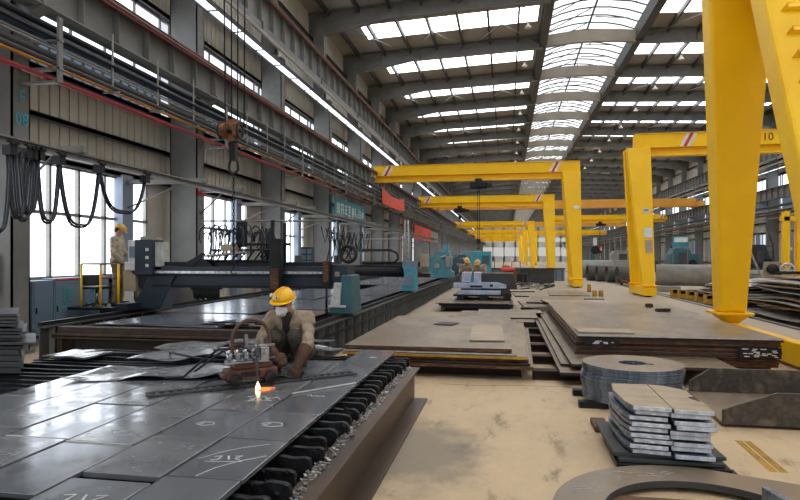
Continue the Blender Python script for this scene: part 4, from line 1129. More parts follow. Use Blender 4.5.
q=MB(); q.tube([(1.43+.13,7.36-.06,z-.002),(1.43+.22,7.36-.1,z-.002)],.012,5,flat=.4); tag(q.build('cut_lead_in',BLACKM),'short dark burn mark beside the hole of the top ring','mark')
# base plates under the small parts
b=MB(); b.box(.92,1.78,5.0,5.1,0,.03); b.box(.92,1.78,5.6,5.7,0,.03); b.build('x',RUST_D) if False else None
for i,y in enumerate((5.02,5.62)):
    b=MB(); b.box(.95,1.74,y-.05,y+.05,0,.04); tag(b.build('timber_bearer',RUST_D),'flat bearer under the cut parts base plates, %s'%('front','back')[i],'timber','bearers under the cut parts')
PB='base plates under the cut parts'
zb=.042
for i,(x0,x1,y0,y1,th) in enumerate(((.86,1.70,4.95,5.85,.03),(.88,1.66,4.99,5.95,.028),(.84,1.68,5.05,5.98,.028))):
    b=MB(); b.prism(rect(x0,x1,y0,y1,R(-1+i)),zb,zb+th); tag(b.build('base_plate',GREY_D if i else BLACKM,bevel=.003),'dark base plate under the cut parts, %s'%rank(3-i,3),'plate',PB); zb+=th+.003
b=MB(); b.box(1.12-.5+.22,.98,6.05,6.4,0,.06); tag(b.build('wood_block',TIMBER,bevel=.01),'small brown wood block between the rings and cut parts','block')
# notched bracket parts, two side by side per layer
GP='cut bracket parts stacked on the base plates'
rs=random.Random(12); z=zb; nl=9
for i in range(nl):
    th=.034
    for s in (0,1):
        dx=rs.uniform(-.06,.06)*(i<nl-1); dy=rs.uniform(-.03,.03)
        if s==0: pts=[(.99,5.03),(1.27,4.99),(1.28,5.9),(.96,5.88),(.93,5.6),(.95,5.2)]
        else: pts=[(1.275,4.96),(1.56,4.94),(1.57,5.25),(1.52,5.33),(1.50,5.42),(1.56,5.46),(1.55,5.7),(1.42,5.87),(1.285,5.9)]
        pts=[(x+dx*.4,y+dy) for x,y in pts]
        b=MB(); zz=z+(0.008 if s and i%2 else 0); b.prism(pts,zz,zz+th)
        for q in range(len(b.mi)): b.mi[q]=0 if q==1 else (1 if q==2 else 2)
        o=b.build('bracket_part',[TANP if i==nl-1 else BLUSTEEL,EDGE,BLUSTEEL],bevel=.003,seg=1)
        tag(o,'bright edged bracket part in the cut parts pile, %s column, %s'%(('left','right')[s],rank(nl-i,nl)),'bracket',GP)
    z+=th+.0095
# chamfered trough
TR=thing('steel_trough','brown steel trough with two chamfered upright sides on the floor','trough',(3.2,7.1,0))
b=MB(); b.prism([(2.12,6.5),(4.1,6.42),(4.1,7.9),(2.2,7.95)],.03,.055); b.build('bottom_plate',BROWNP,TR,bevel=.003)
b=MB(); b.prism([(2.12,.03),(2.12,.175),(2.62,.36),(4.1,.36),(4.1,.03)],6.46,6.49,'y'); 
b.build('side_plate',TROUGHM,TR,bevel=.003)
b=MB(); b.prism([(2.2,.055),(2.2,.18),(2.45,.345),(4.1,.345),(4.1,.055)],7.86,7.89,'y'); b.build('side_plate',TROUGHM,TR,bevel=.003)
b=MB(); b.box(2.5,4.0,6.6,6.7,0,.03); b.box(2.5,4.0,7.6,7.7,0,.03); b.build('bearer',BLACKM,TR)
b=MB(); b.box(3.3,4.6,5.9,6.02,.0,.1); tag(b.build('timber_bearer',TIMBER),'timber bearer lying in front of the trough','timber')
# big ring plate in the foreground
cx,cy=1.26,3.97; ro,ri=.97,.645
outer=[(cx+ro*math.cos(g),cy+ro*math.sin(g)) for g in [R(a) for a in range(78,283,4)]]
outer=[(3.1,4.28)]+outer+[(2.2,2.9),(3.0,2.9)]
b=MB(); 
N=72; Ztop,Zbot=.085,.035
# build as a band between the inner circle and the outline, sampled by angle
def ray(g):
    dx,dy=math.cos(g),math.sin(g); best=None; n=len(outer)
    for i in range(n):
        (x1,y1),(x2,y2)=outer[i],outer[(i+1)%n]; ex,ey=x2-x1,y2-y1; den=dx*ey-dy*ex
        if abs(den)<1e-9: continue
        t=((x1-cx)*ey-(y1-cy)*ex)/den; u=((x1-cx)*dy-(y1-cy)*dx)/den
        if t>0 and -1e-6<=u<=1+1e-6 and (best is None or t<best): best=t
    return best
vs=[];fs=[];mi=[]
for k in range(N):
    g=2*PI*k/N; t=ray(g)
    for r_,z_ in ((t,Zbot),(t,Ztop),(ri,Ztop),(ri,Zbot)): vs.append((cx+r_*math.cos(g),cy+r_*math.sin(g),z_))
for k in range(N):
    a=4*k;c=4*((k+1)%N)
    for q in range(4): fs.append((a+q,c+q,c+(q+1)%4,a+(q+1)%4)); mi.append(0 if q==1 else 1)
b.add(vs,fs); b.mi=mi
RP=b.build('ring_plate',[BROWNP,GREY_D],bevel=.003); tag(RP,'large brown plate with a round cut-out in the foreground','plate')
ck=MB(); rs=random.Random(4)
for j in range(26):
    g=R(rs.uniform(95,160)); r_=rs.uniform(.74,.9); x=cx+r_*math.cos(g); y=cy+r_*math.sin(g); a=rs.uniform(-.8,.8); L=rs.uniform(.03,.09)
    ck.tube([(x,y,Ztop+.001),(x+L*math.cos(a),y+L*math.sin(a)*.6,Ztop+.001)],.0036,4,flat=.3)
ck.build('chalk_mark',CHALK,RP)
for i,(y,x0,x1) in enumerate(((4.35,.5,3.0),(3.3,.5,3.0))):
    b=MB(); b.box(x0,x1,y-.05,y+.05,0,.034); tag(b.build('timber_bearer',TIMBER),'flat bearer under the large cut-out plate, %s'%('back','front')[i],'timber','bearers under the large cut-out plate')
b=MB(); b.prism([(1.67,4.36),(1.72,4.36),(1.84,3.86),(1.78,3.84)],.036,.17); tag(b.build('flat_bar',BLUSTEEL,bevel=.003),'bright blue grey bar standing in the round cut-out','bar')
# faded hatched floor marking
A_=UZ(743,441,0);B_=UZ(779,472,0)
b=MB(); dd=(B_-A_).normalized(); nn=Vector((-dd.y,dd.x,0)); L=(B_-A_).length
k=0.0
while k<L:
    for s in (-1,1):
        p0=A_+dd*k+nn*(.005 if s>0 else -.07)
        P=[p0,p0+dd*.018,p0+dd*.018+nn*.06,p0+nn*.06]; b.hexa([(q.x,q.y,0.0005) for q in P],[(q.x,q.y,.002) for q in P])
    k+=.026
tag(b.build('floor_marking',YEL_D),'faded yellow hatched strip painted on the floor','marking')
b=MB(); b.tube([(x,8.05+.06*math.sin(x*3),.001) for x in [-.9+.2*i for i in range(12)]],.006,4,flat=.2); tag(b.build('floor_crack',RUST_D),'thin dark crack across the floor before the low stack','crack')

# ================================================================ RIGHT SIDE: pipes, racks, warped sheets
def big_pipe(c,dirv,L,r,mt,label,th=.03):
    c=Vector(c); dv=Vector(dirv).normalized(); up=Vector((0,0,1)); sdv=dv.cross(up)
    b=MB(); n=32; vs=[]
    for e,rr in ((-L/2,r-th),(-L/2,r),(L/2,r),(L/2,r-th)):
        for k in range(n):
            g=2*PI*k/n; vs.append(c+dv*e+sdv*(rr*math.cos(g))+up*(rr*math.sin(g)))
    fs=[]
    for j in range(4):
        for k in range(n):
            l=(k+1)%n; a=j*n; c2=((j+1)%4)*n; fs.append((a+k,c2+k,c2+l,a+l))
    b.add(vs,fs,True); o=b.build('steel_pipe',mt); return tag(o,label,'pipe','large pipes on the right')
def chock(x0,x1,y0,y1,h,label):
    b=MB(); b.box(x0,x1,y0,y1,0,h); tag(b.build('concrete_block',GREY_L,bevel=.02),label,'block')
chock(7.3,8.3,31.0,31.7,.26,'grey block under the near end of the large pale pipe')
big_pipe((9.15,31.6,.80),(1,-.22,0),3.6,.53,CONCP,'large pale grey pipe lying right of the numbered crane leg')
big_pipe((12.9,33.4,.52),(1,.18,0),3.0,.52,CONCP,'pale pipe behind the huge yellow leg')
for i in range(4):
    big_pipe((8.0-i*.45,41+i*1.35,.56),(1,.1,0),1.9,.55,CONCD,'dark pipe left of the numbered crane leg, %s'%('nearest','second','third','farthest')[i])
big_pipe((6.8,50,.75),(1,.1,0),3,.7,CONCP,'pale pipe farthest away between the two yellow legs')
b=MB()
b=MB(); 
for x in (6.9,8.3): 
    b.box(x-.08,x+.08,35.5,39,.15,.3)
b.box(6.7,8.5,35.4,35.6,.2,.35); b.box(6.7,8.5,38.8,39,.2,.35)
for x in (6.9,8.3):
    for y in (36,38.4): b.cyl((x-.05,y,.15),(x+.05,y,.15),.15,12)
tag(b.build('rail_cart',RUST),'low rusty rail cart beyond the numbered crane leg','cart')
big_pipe((7.6,37,.59),(.2,1,0),2.6,.24,CONCP,'small pale pipe riding on the low rail cart')
# rack of beams with yellow ends
RK=thing('plate_rack','low rack of rusty beams with yellow painted ends','rack',(9,22,0))
for i,(px,py) in enumerate(((673,296),(680.5,297),(689,298.5),(698,300.5),(707,303))):
    q=UZ(px,py+1.5,0); h=.36
    b=MB(); b.box(q.x-.03,q.x+2.4,q.y-.09,q.y+.09,.06,.2); b.box(q.x-.03,q.x+2.4,q.y-.16,q.y+.16,.2,.25+.08); b.build('cross_beam',RUST,RK)
    b=MB(); b.box(q.x-.09,q.x-.03,q.y-.14,q.y+.14,.02,h); b.box(q.x-.03,q.x+.15,q.y-.16,q.y-.12,.02,h); b.build('yellow_end',YEL_D,RK,bevel=.01)
b=MB(); b.box(7.4,7.6,20.7,27.5,0,.08); b.box(9.6,9.8,20.7,27.5,0,.08); b.build('long_beam',RUST_D,RK)
def warped(x0,x1,y0,y1,z,amp,th,mt,label,seed,tilt=0,grp='warped sheets heaped on the right'):
    o=offcut([(x0,y0),(x1,y0),(x1,y1),(x0,y1)],z,th,amp,mt,label,seed,name='warped_sheet',cat='sheet',grp=grp,n=16)
    me=o.data; 
    for v in me.vertices: v.co.z+=tilt*(v.co.x)
    return o
wl=['lowest']+['%s from the bottom'%t for t in ('second','third','fourth','fifth','sixth','seventh','eighth','ninth')]+['topmost']
mts=[GREY_L,BROWNP2,YEL_D,GREY_L,BROWNP2,RUST,LIGHTP,BROWNP,GREY_L,BROWNP]
for i in range(10):
    x0=6.9+.18*math.sin(i*1.7)+.04*i; y0=15.9+.25*(i%3)
    warped(x0+.5*((i*3)%4)/3,12.5-.4*(i%3),y0,20.0+.2*(i%2),.06+i*.112,.085,.026,mts[i],'warped rusty sheet in the heap behind the huge leg, %s'%wl[i],10+i,tilt=-.012 if i<6 else .0)
for i in range(5):
    warped(7.3+.1*i,9.6,21.4+.1*i,25.2,.36+i*.10,.05,.015,(GREY_L,RUST_D,GREY_D,BROWNP2,LIGHTP)[i],'bent sheet on the yellow ended rack, %s'%rank(5-i,5),40+i,tilt=.03*i,grp='bent sheets on the rack')
big_pipe((8.3,14.1,.38),(.15,1,0),1.6,.37,CONCD,'dark open pipe end at the right picture edge')
warped(7.0,9.6,14.3,15.2,.03,.03,.02,GREY_L,'pale sheet on the floor before the warped heap',60,grp='loose sheets')
warped(6.9,9.2,15.1,15.7,.10,.05,.03,BLACKM,'black folded sheet at the foot of the warped heap',61,grp='loose sheets')
# machines by the right wall
def block_machine(name,cat,label,x,y,w_,d_,h_,mt,seed,extras=True):
    t=thing(name,label,cat,(x,y,0)); rs=random.Random(seed)
    b=MB(); b.box(x-w_/2,x+w_/2,y-d_/2,y+d_/2,0,h_*.35); b.build('base',GREY_D,t,bevel=.03)
    b=MB(); b.prism([(x-w_*.42,h_*.35),(x+w_*.3,h_*.35),(x+w_*.42,h_*.55),(x+w_*.2,h_),(x-w_*.3,h_),(x-w_*.42,h_*.8)],y-d_*.4,y+d_*.4,'y'); b.build('housing',mt,t,bevel=.04)
    b=MB(); b.box(x-w_*.15,x+w_*.12,y-d_*.46,y-d_*.4,h_*.5,h_*.85); b.build('cover_panel',GREY_D,t,bevel=.01)
    b=MB(); b.cyl((x+w_*.3,y-d_*.5,h_*.5),(x+w_*.3,y-d_*.3,h_*.5),h_*.12,16); b.cyl((x-w_*.3,y,h_),(x-w_*.3,y,h_*1.1),.12,10); b.build('motor',BLACKM,t)
    return t
block_machine('press_machine','machine','dark teal machine beyond the large pale pipe',13.9,52,2.2,2,2.4,TEAL_D,1)
block_machine('press_machine','machine','dark machine right of the teal one on the far right',18.0,48,1.8,2,2.6,NAVY,2)
block_machine('press_machine','machine','small grey machine beyond the dark pipes',12.6,70,3,2,2.4,GREY_L,3)
t=thing('rotary_machine','machine with a black round head at the far right behind pipes','machine',(9.5,62,0))
b=MB(); b.box(7.6,12.4,61,63,.0,1.4); b.build('table',GREY_L,t,bevel=.04)
b=MB(); b.cyl((8.6,61.6,2.4),(8.6,62.2,2.4),.42,20); b.build('round_head',BLACKM,t)
b=MB(); b.box(8.45,8.75,61.7,62.1,2.8,3.6); b.build('post',WHITE,t)
# yellow carriage with wheel at the right edge
t=thing('yellow_carriage','yellow carriage with a spoked white handwheel at right edge','machine',(13.3,27.6,0))
q0=UY(787,276,27.6)
b=MB(); b.box(q0.x-.15,q0.x+.08,27.5,27.8,.7,3.6); b.box(q0.x+.35,q0.x+.6,27.5,27.8,.7,3.6); b.box(q0.x-.2,q0.x+.7,27.5,27.8,3.2,3.4); b.build('frame',YEL,t,bevel=.01)
b=MB(); b.box(q0.x-1.0,q0.x+1.2,27.4,28.2,0,.72); b.build('base',GREY_D,t,bevel=.02)
b=MB(); b.prism([(q0.x-1.0,.75),(q0.x-.2,.75),(q0.x-.25,1.5),(q0.x-.9,1.5)],27.5,27.6,'y'); b.build('guard',TANP,t,bevel=.01)
b=MB(); b.tube([(q0.x+.28*math.cos(g)-.05,27.42,1.15+.28*math.sin(g)) for g in [2*PI*i/20 for i in range(20)]],.04,6,closed=True)
for i in range(6):
    g=PI/3*i; b.cyl((q0.x-.05,27.42,1.15),(q0.x-.05+.28*math.cos(g),27.42,1.15+.28*math.sin(g)),.025,6)
b.build('handwheel',WHITE,t)
b=MB(); b.ball((q0.x-.62,27.4,1.2),(.25,.1,.22)); b.cyl((q0.x-.6,27.3,1.05),(q0.x+.5,27.3,1.05),.06,8); b.build('motor',BLACK,t)
t=thing('stair','pale steel stair frame behind the huge yellow leg','stair',(14.5,31,0))
p0=UY(752,250,31);p1=UY(768,270,31)
b=MB(); b.tube([(p0.x-.2,31,p0.z+1.5),(p0.x-.1,31,p0.z),(p1.x,31,0.05)],.045,6); b.build('handrail',LIGHTP,t)
b=MB(); b.tube([(p0.x+.6,31,3.2),(p0.x+.9,31,2.3),(p0.x+1.0,31,0)],.045,6); b.build('stringer',GREY_D,t)
b=MB()
for i in range(8): b.box(p0.x+.1,p0.x+.9,31,31.7,.3+i*.27,.33+i*.27)
b.build('tread',GREY_D,t)
# ================================================================ CUTTING MACHINES on the long table
def X11(px,Y=11.2): return UY(px,200,Y).x
def Z11(px,py,Y=11.2): return UY(px,py,Y).z
M1=thing('cutting_machine','dark navy gantry cutting machine with teal end foot behind worker','machine',(-5.2,11.2,.6))
y=11.2
b=MB(); b.box(-7.55,-3.35,y-.1,y+.45,1.34,1.52); b.box(-7.55,-3.35,y+.0,y+.45,1.08,1.34); b.build('bridge_beam',NAVY,M1,bevel=.012)
b=MB(); b.box(-7.1,-3.4,y-.13,y-.10,1.37,1.42); b.build('linear_guide',CHROME,M1)
b=MB(); b.box(-7.1,-3.4,y-.06,y-.0,1.10,1.14); b.build('linear_guide',BLACKM,M1)
b=MB(); b.box(-7.3,-3.4,y+.02,y+.4,1.52,1.60); b.build('cable_tray',BLACKM,M1)
b=MB(); b.prism([(-7.62,.64),(-6.95,.64),(-6.6,1.34),(-7.15,1.34)],y-.05,y+.4,'y'); b.box(-7.62,-7.38,y-.5,y+.7,.636,.78); b.build('pedestal',NAVY,M1,bevel=.015)
b=MB(); b.box(-3.42,-2.98,y-.18,y+.42,1.22,1.56); b.build('end_box',NAVY,M1,bevel=.02)
b=MB(); b.box(-3.22,-3.13,y-.19,y-.18,1.33,1.42); b.build('rating_plate',TANP,M1)
b=MB(); b.prism([(-2.86,1.36),(-3.05,1.36),(-3.08,1.05),(-3.28,.78),(-3.28,.638),(-2.82,.638)][::-1],y-.35,y+.3,'y'); b.build('end_foot',TEAL_D,M1,bevel=.015)
b=MB(); b.hexa([(-3.24,y-.42,.80),(-3.06,y-.42,.80),(-3.06,y-.36,.80),(-3.24,y-.36,.80)],[(-3.17,y-.40,1.22),(-3.03,y-.40,1.22),(-3.03,y-.36,1.22),(-3.17,y-.36,1.22)]); b.box(-3.28,-2.95,y-.42,y-.36,.76,.80); b.build('foot_cover',LIGHTP,M1,bevel=.004)
# console
b=MB(); b.box(X11(141),X11(158),y-.22,y+.2,1.34,2.05); CN=b.build('control_console',NAVY,M1,bevel=.01)
for i in range(3):
    b=MB(); xx=X11(153.5); b.box(xx-.03,xx+.03,y-.235,y-.22,1.50+i*.16,1.56+i*.16); b.build('button_panel',WHITE,CN)
b=MB(); b.box(X11(158),X11(164),y-.1,y+.2,1.45,2.0); b.build('side_panel',LIGHTP,CN)
b=MB(); b.box(X11(126),X11(138.5),y-.1,y+.15,1.0,1.42); b.build('console_cabinet',TANBOX,M1,bevel=.01)
b=MB(); b.box(X11(127.5),X11(141),y-.0,y+.25,1.58,2.05); b.box(X11(128),X11(142),y-.12,y+.0,1.42,1.6); SC=b.build('console_screen',WHITE,M1,bevel=.02)
b=MB(); b.box(X11(129.5),X11(136),y-.012,y-.002,1.68,1.92); b.build('screen_glass',CABBLUE,SC)
b=MB(); b.box(X11(143),X11(157),y-.1,y+.2,2.05,2.12); b.build('console_lid',BEIGE,M1)
# platform with yellow rails
b=MB(); b.box(-8.82,-7.5,y-.35,y+.75,.62,.68); b.box(-8.2,-7.45,y-.2,y+.5,.45,.62); b.build('platform',BLACKM,M1,bevel=.005)
for px in (81.5,100.5,118.5):
    xx=UY(px,300,y-.3).x; b=MB(); b.cyl((xx,y-.3,.68),(xx,y-.3,1.56),.022,10); b.build('rail_post',YEL,M1)
b=MB(); xa=UY(81.5,300,y-.3).x; xb=UY(118.5,300,y-.3).x; b.tube([(xa,y-.3,1.56),(xb,y-.3,1.56)],.02,8); b.tube([(xa,y-.3,1.56),(xa,y+.7,1.56),(xa,y+.7,.68)],.02,8); b.build('top_rail',GREY,M1)
# torch stations and superstructure
def station(px,mt1,w=.2,ztop=2.0,zb=.95,tip=True):
    x=X11(px); b=MB(); b.box(x-w/2,x+w/2,y-.32,y-.14,zb,ztop); S=b.build('torch_station',mt1,M1,bevel=.008)
    b=MB(); b.box(x-w*.35,x+w*.35,y-.36,y-.32,zb+.1,zb+.5); b.build('slide_cover',RUST if mt1 is BLACKM else YEL_D,S)
    if tip:
        b=MB(); b.cyl((x,y-.3,zb),(x,y-.3,.72),.022,8); b.lathe([(.03,0),(.035,.05),(.02,.1)],c=(x,y-.3,.64),n=10); b.build('torch',BLACKM,S)
    return S
station(281,BLACKM,.22,2.05,.98); station(331,BLACKM,.14,1.62,1.12)
b=MB(); x=X11(274); b.box(x-.03,x+.03,y-.1,y-.04,1.5,2.42); x=X11(286); b.box(x-.025,x+.025,y-.1,y-.04,1.5,2.36); b.box(X11(236),X11(246),y,y+.06,1.9,2.44); b.build('mast',BLACKM,M1)
b=MB(); b.tube([(X11(200),y,Z11(200,221)),(X11(331),y,Z11(331,221))],.02,6); b.build('overhead_bar',GREY,M1)
b=MB(); b.tube([(X11(208),y,1.62),(X11(282),y,1.62)],.03,6); b.tube([(X11(232),y,1.95),(X11(290),y,1.95)],.03,6)
for i in range(9):
    xx=X11(212+i*7.5); b.tube([(xx-.12,y+.1,1.6),(xx+.06,y+.1,1.84)],.018,5)
b.tube([(X11(208),y+.1,1.84),(X11(280),y+.1,1.84)],.02,5); b.build('upper_truss',BLACKM,M1)
b=MB(); b.hexa([(X11(208),y-.2,1.70),(X11(250),y-.2,1.78),(X11(250),y+.2,1.78),(X11(208),y+.2,1.70)],[(X11(208),y-.2,1.73),(X11(250),y-.2,1.82),(X11(250),y+.2,1.82),(X11(208),y+.2,1.73)]); b.build('shelf_panel',GREY_L,M1)
b=MB(); b.box(X11(224),X11(238),y-.15,y+.1,1.82,1.95); b.build('tan_box',TANBOX,M1,bevel=.01)
b=MB(); b.prism([(X11(195),1.52),(X11(215),1.52),(X11(207),1.66),(X11(200),1.66)],y-.1,y+.2,'y'); b.prism([(X11(183),1.52),(X11(196),1.52),(X11(208),1.75),(X11(206),1.79)],y-.12,y-.08,'y'); b.build('end_bracket',BLACKM,M1)
rs=random.Random(17)
cols_=[BLACK,BLUPIPE,CABLE,BLACK,CABLE,BLUPIPE]
for i in range(22):            # hose loops over the beam
    px=205+i*2.7+rs.uniform(-1,1); xx=X11(px); w_=rs.uniform(.08,.2); zt=rs.uniform(2.18,2.36); zb=rs.uniform(1.72,1.95); yy=y+rs.uniform(-.12,.15)
    b=MB(); b.tube([(xx-w_,yy,zb+.25),(xx-w_*.9,yy,zt-.1),(xx-w_*.3,yy+.03,zt),(xx+w_*.3,yy,zt-.03),(xx+w_*.6,yy,zb+.3),(xx+w_*.3,yy,zb),(xx,yy,zb-.05)],.014,6); b.build('hose',cols_[i%6],M1)
for i in range(16):            # hanging bundle beside the rusty station
    px=262+i*.9+rs.uniform(-1,1); xx=X11(px,11.6); zt=rs.uniform(2.1,2.35)
    b=MB(); b.tube([(xx-.05,11.6,zt),(xx+rs.uniform(-.1,.1),11.6,zt-.4),(xx+rs.uniform(-.12,.2),11.6,1.62)],.02,6); b.build('hose',(BLACK,CABLE)[i%2],M1)
for i in range(14):            # comb of nozzles below the beam
    xx=X11(191+i*1.9); b=MB(); b.tube([(xx,y+.1,1.1),(xx+.02,y+.1,.86-.02*(i%3))],[.035,.018],6); b.build('nozzle',BLACK,M1)
b=MB(); b.box(X11(190),X11(218),y+.02,y+.2,1.04,1.10); b.build('nozzle_bar',BLACKM,M1)
# cable drum
b=MB(); xx=X11(347); b.tube([(xx+.155*math.cos(g),y+.1,1.76+.155*math.sin(g)) for g in [2*PI*i/24 for i in range(24)]],.034,8,closed=True)
for i in range(3): 
    g=i*PI/3; b.cyl((xx-.15*math.cos(g),y+.1,1.76-.15*math.sin(g)),(xx+.15*math.cos(g),y+.1,1.76+.15*math.sin(g)),.014,6)
b.build('cable_drum',BLACK,M1)
b=MB(); 
for k in range(4):
    xa,xb=X11(318+k*5),X11(326+k*5); b.tube([(xa,y+.2,2.3-k*.04),((xa+xb)/2,y+.2,1.98-.03*k),(xb,y+.2,2.3)],.014,5)
    b.tube([(xb,y+.2,2.3),(xb+.02,y+.2,1.9),(xb-.05,y+.2,1.6)],.012,5)
b.build('hose_swag',BLACK,M1)

M2=thing('cutting_machine','second cutting machine with black tube beam and teal foot','machine',(-5.2,18.7,.6))
y=18.7
def XX(px): return UY(px,260,y).x
b=MB(); b.tube([(-7.5,y,1.24),(-2.9,y,1.24)],.17,14); b.box(-7.5,-2.95,y-.1,y+.3,1.36,1.44); b.build('bridge_beam',BLACKM,M2)
b=MB(); b.prism([(-2.82,1.36),(-3.18,1.36),(-3.12,.95),(-3.25,.8),(-3.25,.638),(-2.80,.638)][::-1],y-.3,y+.35,'y'); b.build('end_foot',TEAL_B,M2,bevel=.02)
b=MB(); b.box(-3.14,-2.86,y-.33,y-.3,.8,1.15); b.box(-3.22,-2.8,y-.2,y+.3,1.36,1.55); b.build('foot_cover',CABBLUE,M2)
b=MB(); b.box(-7.6,-7.3,y-.3,y+.3,.636,1.4); b.build('end_foot',TEAL_D,M2)
b=MB(); b.tube([(XX(362),y,1.52),(XX(394),y,1.52),(XX(398),y,1.65),(XX(397),y,1.82),(XX(391),y,1.92),(XX(362),y,1.92)],.04,8); b.build('drag_chain',BLACK,M2)
b=MB(); b.tube([(XX(362),y,2.26),(XX(407),y,2.26)],.03,6)
for px in (365,385,404): b.cyl((XX(px),y,1.42),(XX(px),y,2.26),.02,6)
b.build('overhead_bar',GREY_L,M2)
b=MB(); 
xm=XX(404); 
for s in (-.1,.1):
    for t_ in (-.1,.1): b.cyl((xm+s,y+.5+t_,1.4),(xm+s*.5,y+.5+t_*.5,2.9),.014,5)
for i in range(8): b.tube([(xm-.09+.005*i,y+.42,1.45+i*.18),(xm+.09-.005*i,y+.42,1.54+i*.18),(xm-.09+.005*i,y+.42,1.63+i*.18)],.009,4)
b.build('lattice_mast',LIGHTP,M2)
rs=random.Random(5)
for i in range(12):
    px=336+i*2.6; xx=XX(px); zt=rs.uniform(2.2,2.6); w_=rs.uniform(.1,.25)
    b=MB(); b.tube([(xx-w_,y+.2,2.5),(xx-w_*.5,y+.2,2.0),(xx+w_*.2,y+.2,1.85),(xx+w_,y+.2,2.45)],.018,5); b.build('hose',BLACK,M2)
for i in range(2):
    b=MB(); xx=-6.6+i*1.3; b.box(xx-.1,xx+.1,y-.35,y-.17,.85,1.75); b.cyl((xx,y-.26,.85),(xx,y-.26,.68),.02,6); b.build('torch_station',GREY_D,M2,bevel=.01)

def head_machine(label,Y,xc,sc_,mt,seed,zb=.64):
    t=thing('cutting_machine',label,'machine',(xc,Y,zb))
    def S(x): return xc+x*sc_
    def Zs(z): return zb+z*sc_
    b=MB(); b.prism([(S(-.5),Zs(0)),(S(.55),Zs(0)),(S(.55),Zs(.25)),(S(.42),Zs(.35)),(S(.42),Zs(.9)),(S(.3),Zs(1.22)),(S(-.15),Zs(1.22)),(S(-.45),Zs(.95)),(S(-.65),Zs(.9)),(S(-.65),Zs(.35)),(S(-.5),Zs(.3))],Y-.3*sc_,Y+.35*sc_,'y'); b.build('body',mt,t,bevel=.03)
    b=MB(); b.box(S(-.95),S(-.55),Y-.4*sc_,Y-.1*sc_,Zs(.5),Zs(1.1)); b.build('control_panel',TANP,t,bevel=.02)
    b=MB(); b.box(S(.1),S(.3),Y-.25*sc_,Y+.1*sc_,Zs(1.22),Zs(1.5)); b.build('motor',TEAL_B,t,bevel=.02)
    b=MB(); b.cyl((S(-.2),Y-.42*sc_,Zs(.55)),(S(-.2),Y-.28*sc_,Zs(.55)),.12*sc_,16); b.box(S(.2),S(.38),Y-.38*sc_,Y-.3*sc_,Zs(.5),Zs(1.0)); b.cyl((S(-.05),Y-.4*sc_,Zs(.9)),(S(.2),Y-.4*sc_,Zs(1.0)),.05*sc_,8); b.build('spindle',GREY_L,t)
    b=MB(); b.box(-7.4,S(-.4),Y-.15,Y+.25,Zs(.5),Zs(.72)); b.build('bridge_beam',BLACKM,t)
    return t
head_machine('teal cutting machine head with tan control panel down the rail',30.5,-3.25,1.12,TEAL,1)
head_machine('smaller teal machine right behind the teal one with tan panel',40.5,-3.0,1.0,TEAL_D,2)
t=thing('machine_cabinet','bright teal cabinet behind the two helmeted people','cabinet',(-.9,38,0))
b=MB(); b.box(UY(470,255,38).x,UY(491,255,38).x,38,39,0,2.05); b.build('body',TEAL_B,t,bevel=.03)
b=MB(); b.box(UY(482,255,38).x,UY(489,255,38).x,37.96,38,1.2,1.8); b.build('door',TEAL_D,t,bevel=.02)

# ================================================================ CABINETS below the nearest window
CG='blue grey cabinets under the nearest window'
yy=10.05
for i,w_ in enumerate((.55,.85,.85)):
    t=thing('electric_cabinet','blue grey steel cabinet under the nearest window, %s'%('left and narrow','middle, with a large teal character','right, with small teal characters')[i],'cabinet',(-9.1,yy+w_/2,0),group=CG)
    b=MB(); b.box(-9.18,-8.92,yy,yy+w_-.02,.0,1.27-(.0 if i else .03)); b.build('body',CABBLUE,t,bevel=.01)
    b=MB(); b.box(-8.92,-8.905,yy+.03,yy+w_-.05,.12,1.2); D=b.build('door',CABBLUE,t,bevel=.004)
    b=MB(); b.box(-8.905,-8.885,yy+.06,yy+.08,.6,.72); b.build('handle',BLACKM,D)
    if i:
        b=MB(); strokes(b,yy+.2,yy+.2+(.3 if i==1 else .12),.78 if i==1 else .92,1.08,GL1[3] if i==1 else GL1[4],-8.905); 
        if i==2: strokes(b,yy+.45,yy+.57,.92,1.08,GL1[6],-8.905); strokes(b,yy+.2,yy+.32,.62,.76,GL1[2],-8.905)
        b.box(-8.905,-8.9,yy+.18,yy+.3,.66,.69); b.box(-8.905,-8.9,yy+.36,yy+.5,.66,.69); b.build('lettering',TEALTXT,D)
        b=MB(); b.box(-8.92,-8.9,yy,yy+w_-.02,1.235,1.26); b.build('top_trim',SALMON,t)
    yy+=w_
for k,(y0,y1,z0,z1,lb) in enumerate(((9.42,9.98,.42,1.08,'white slatted panel between the first column and the cabinets'),(12.75,13.3,.55,1.02,'white slatted panel right of the blue cabinets'))):
    t=thing('slatted_panel',lb,'panel',(-9.1,(y0+y1)/2,0))
    b=MB(); b.box(-9.18,-9.12,y0,y1,0,z1+.05); b.build('back_panel',GREY_D,t)
    n=9
    for i in range(n):
        z=z0+(z1-z0)*i/n; b=MB(); b.hexa([(-9.12,y0,z+.03),(-8.98,y0,z-.02),(-8.98,y1,z-.02),(-9.12,y1,z+.03)],[(-9.12,y0,z+.055),(-8.98,y0,z+.02),(-8.98,y1,z+.02),(-9.12,y1,z+.055)]); b.build('slat',WHITE,t)
b=MB(); b.box(-9.18,-8.95,9.42,9.97,1.13,1.32); tag(b.build('tan_crate',TANBOX,bevel=.01),'tan box on top of the white slatted panel by the column','box')
b=MB(); b.box(-9.12,-8.75,13.6,14.7,0,1.15); tag(b.build('electric_cabinet',TANBOX,bevel=.01),'tan cabinet under the window behind the operator','cabinet')
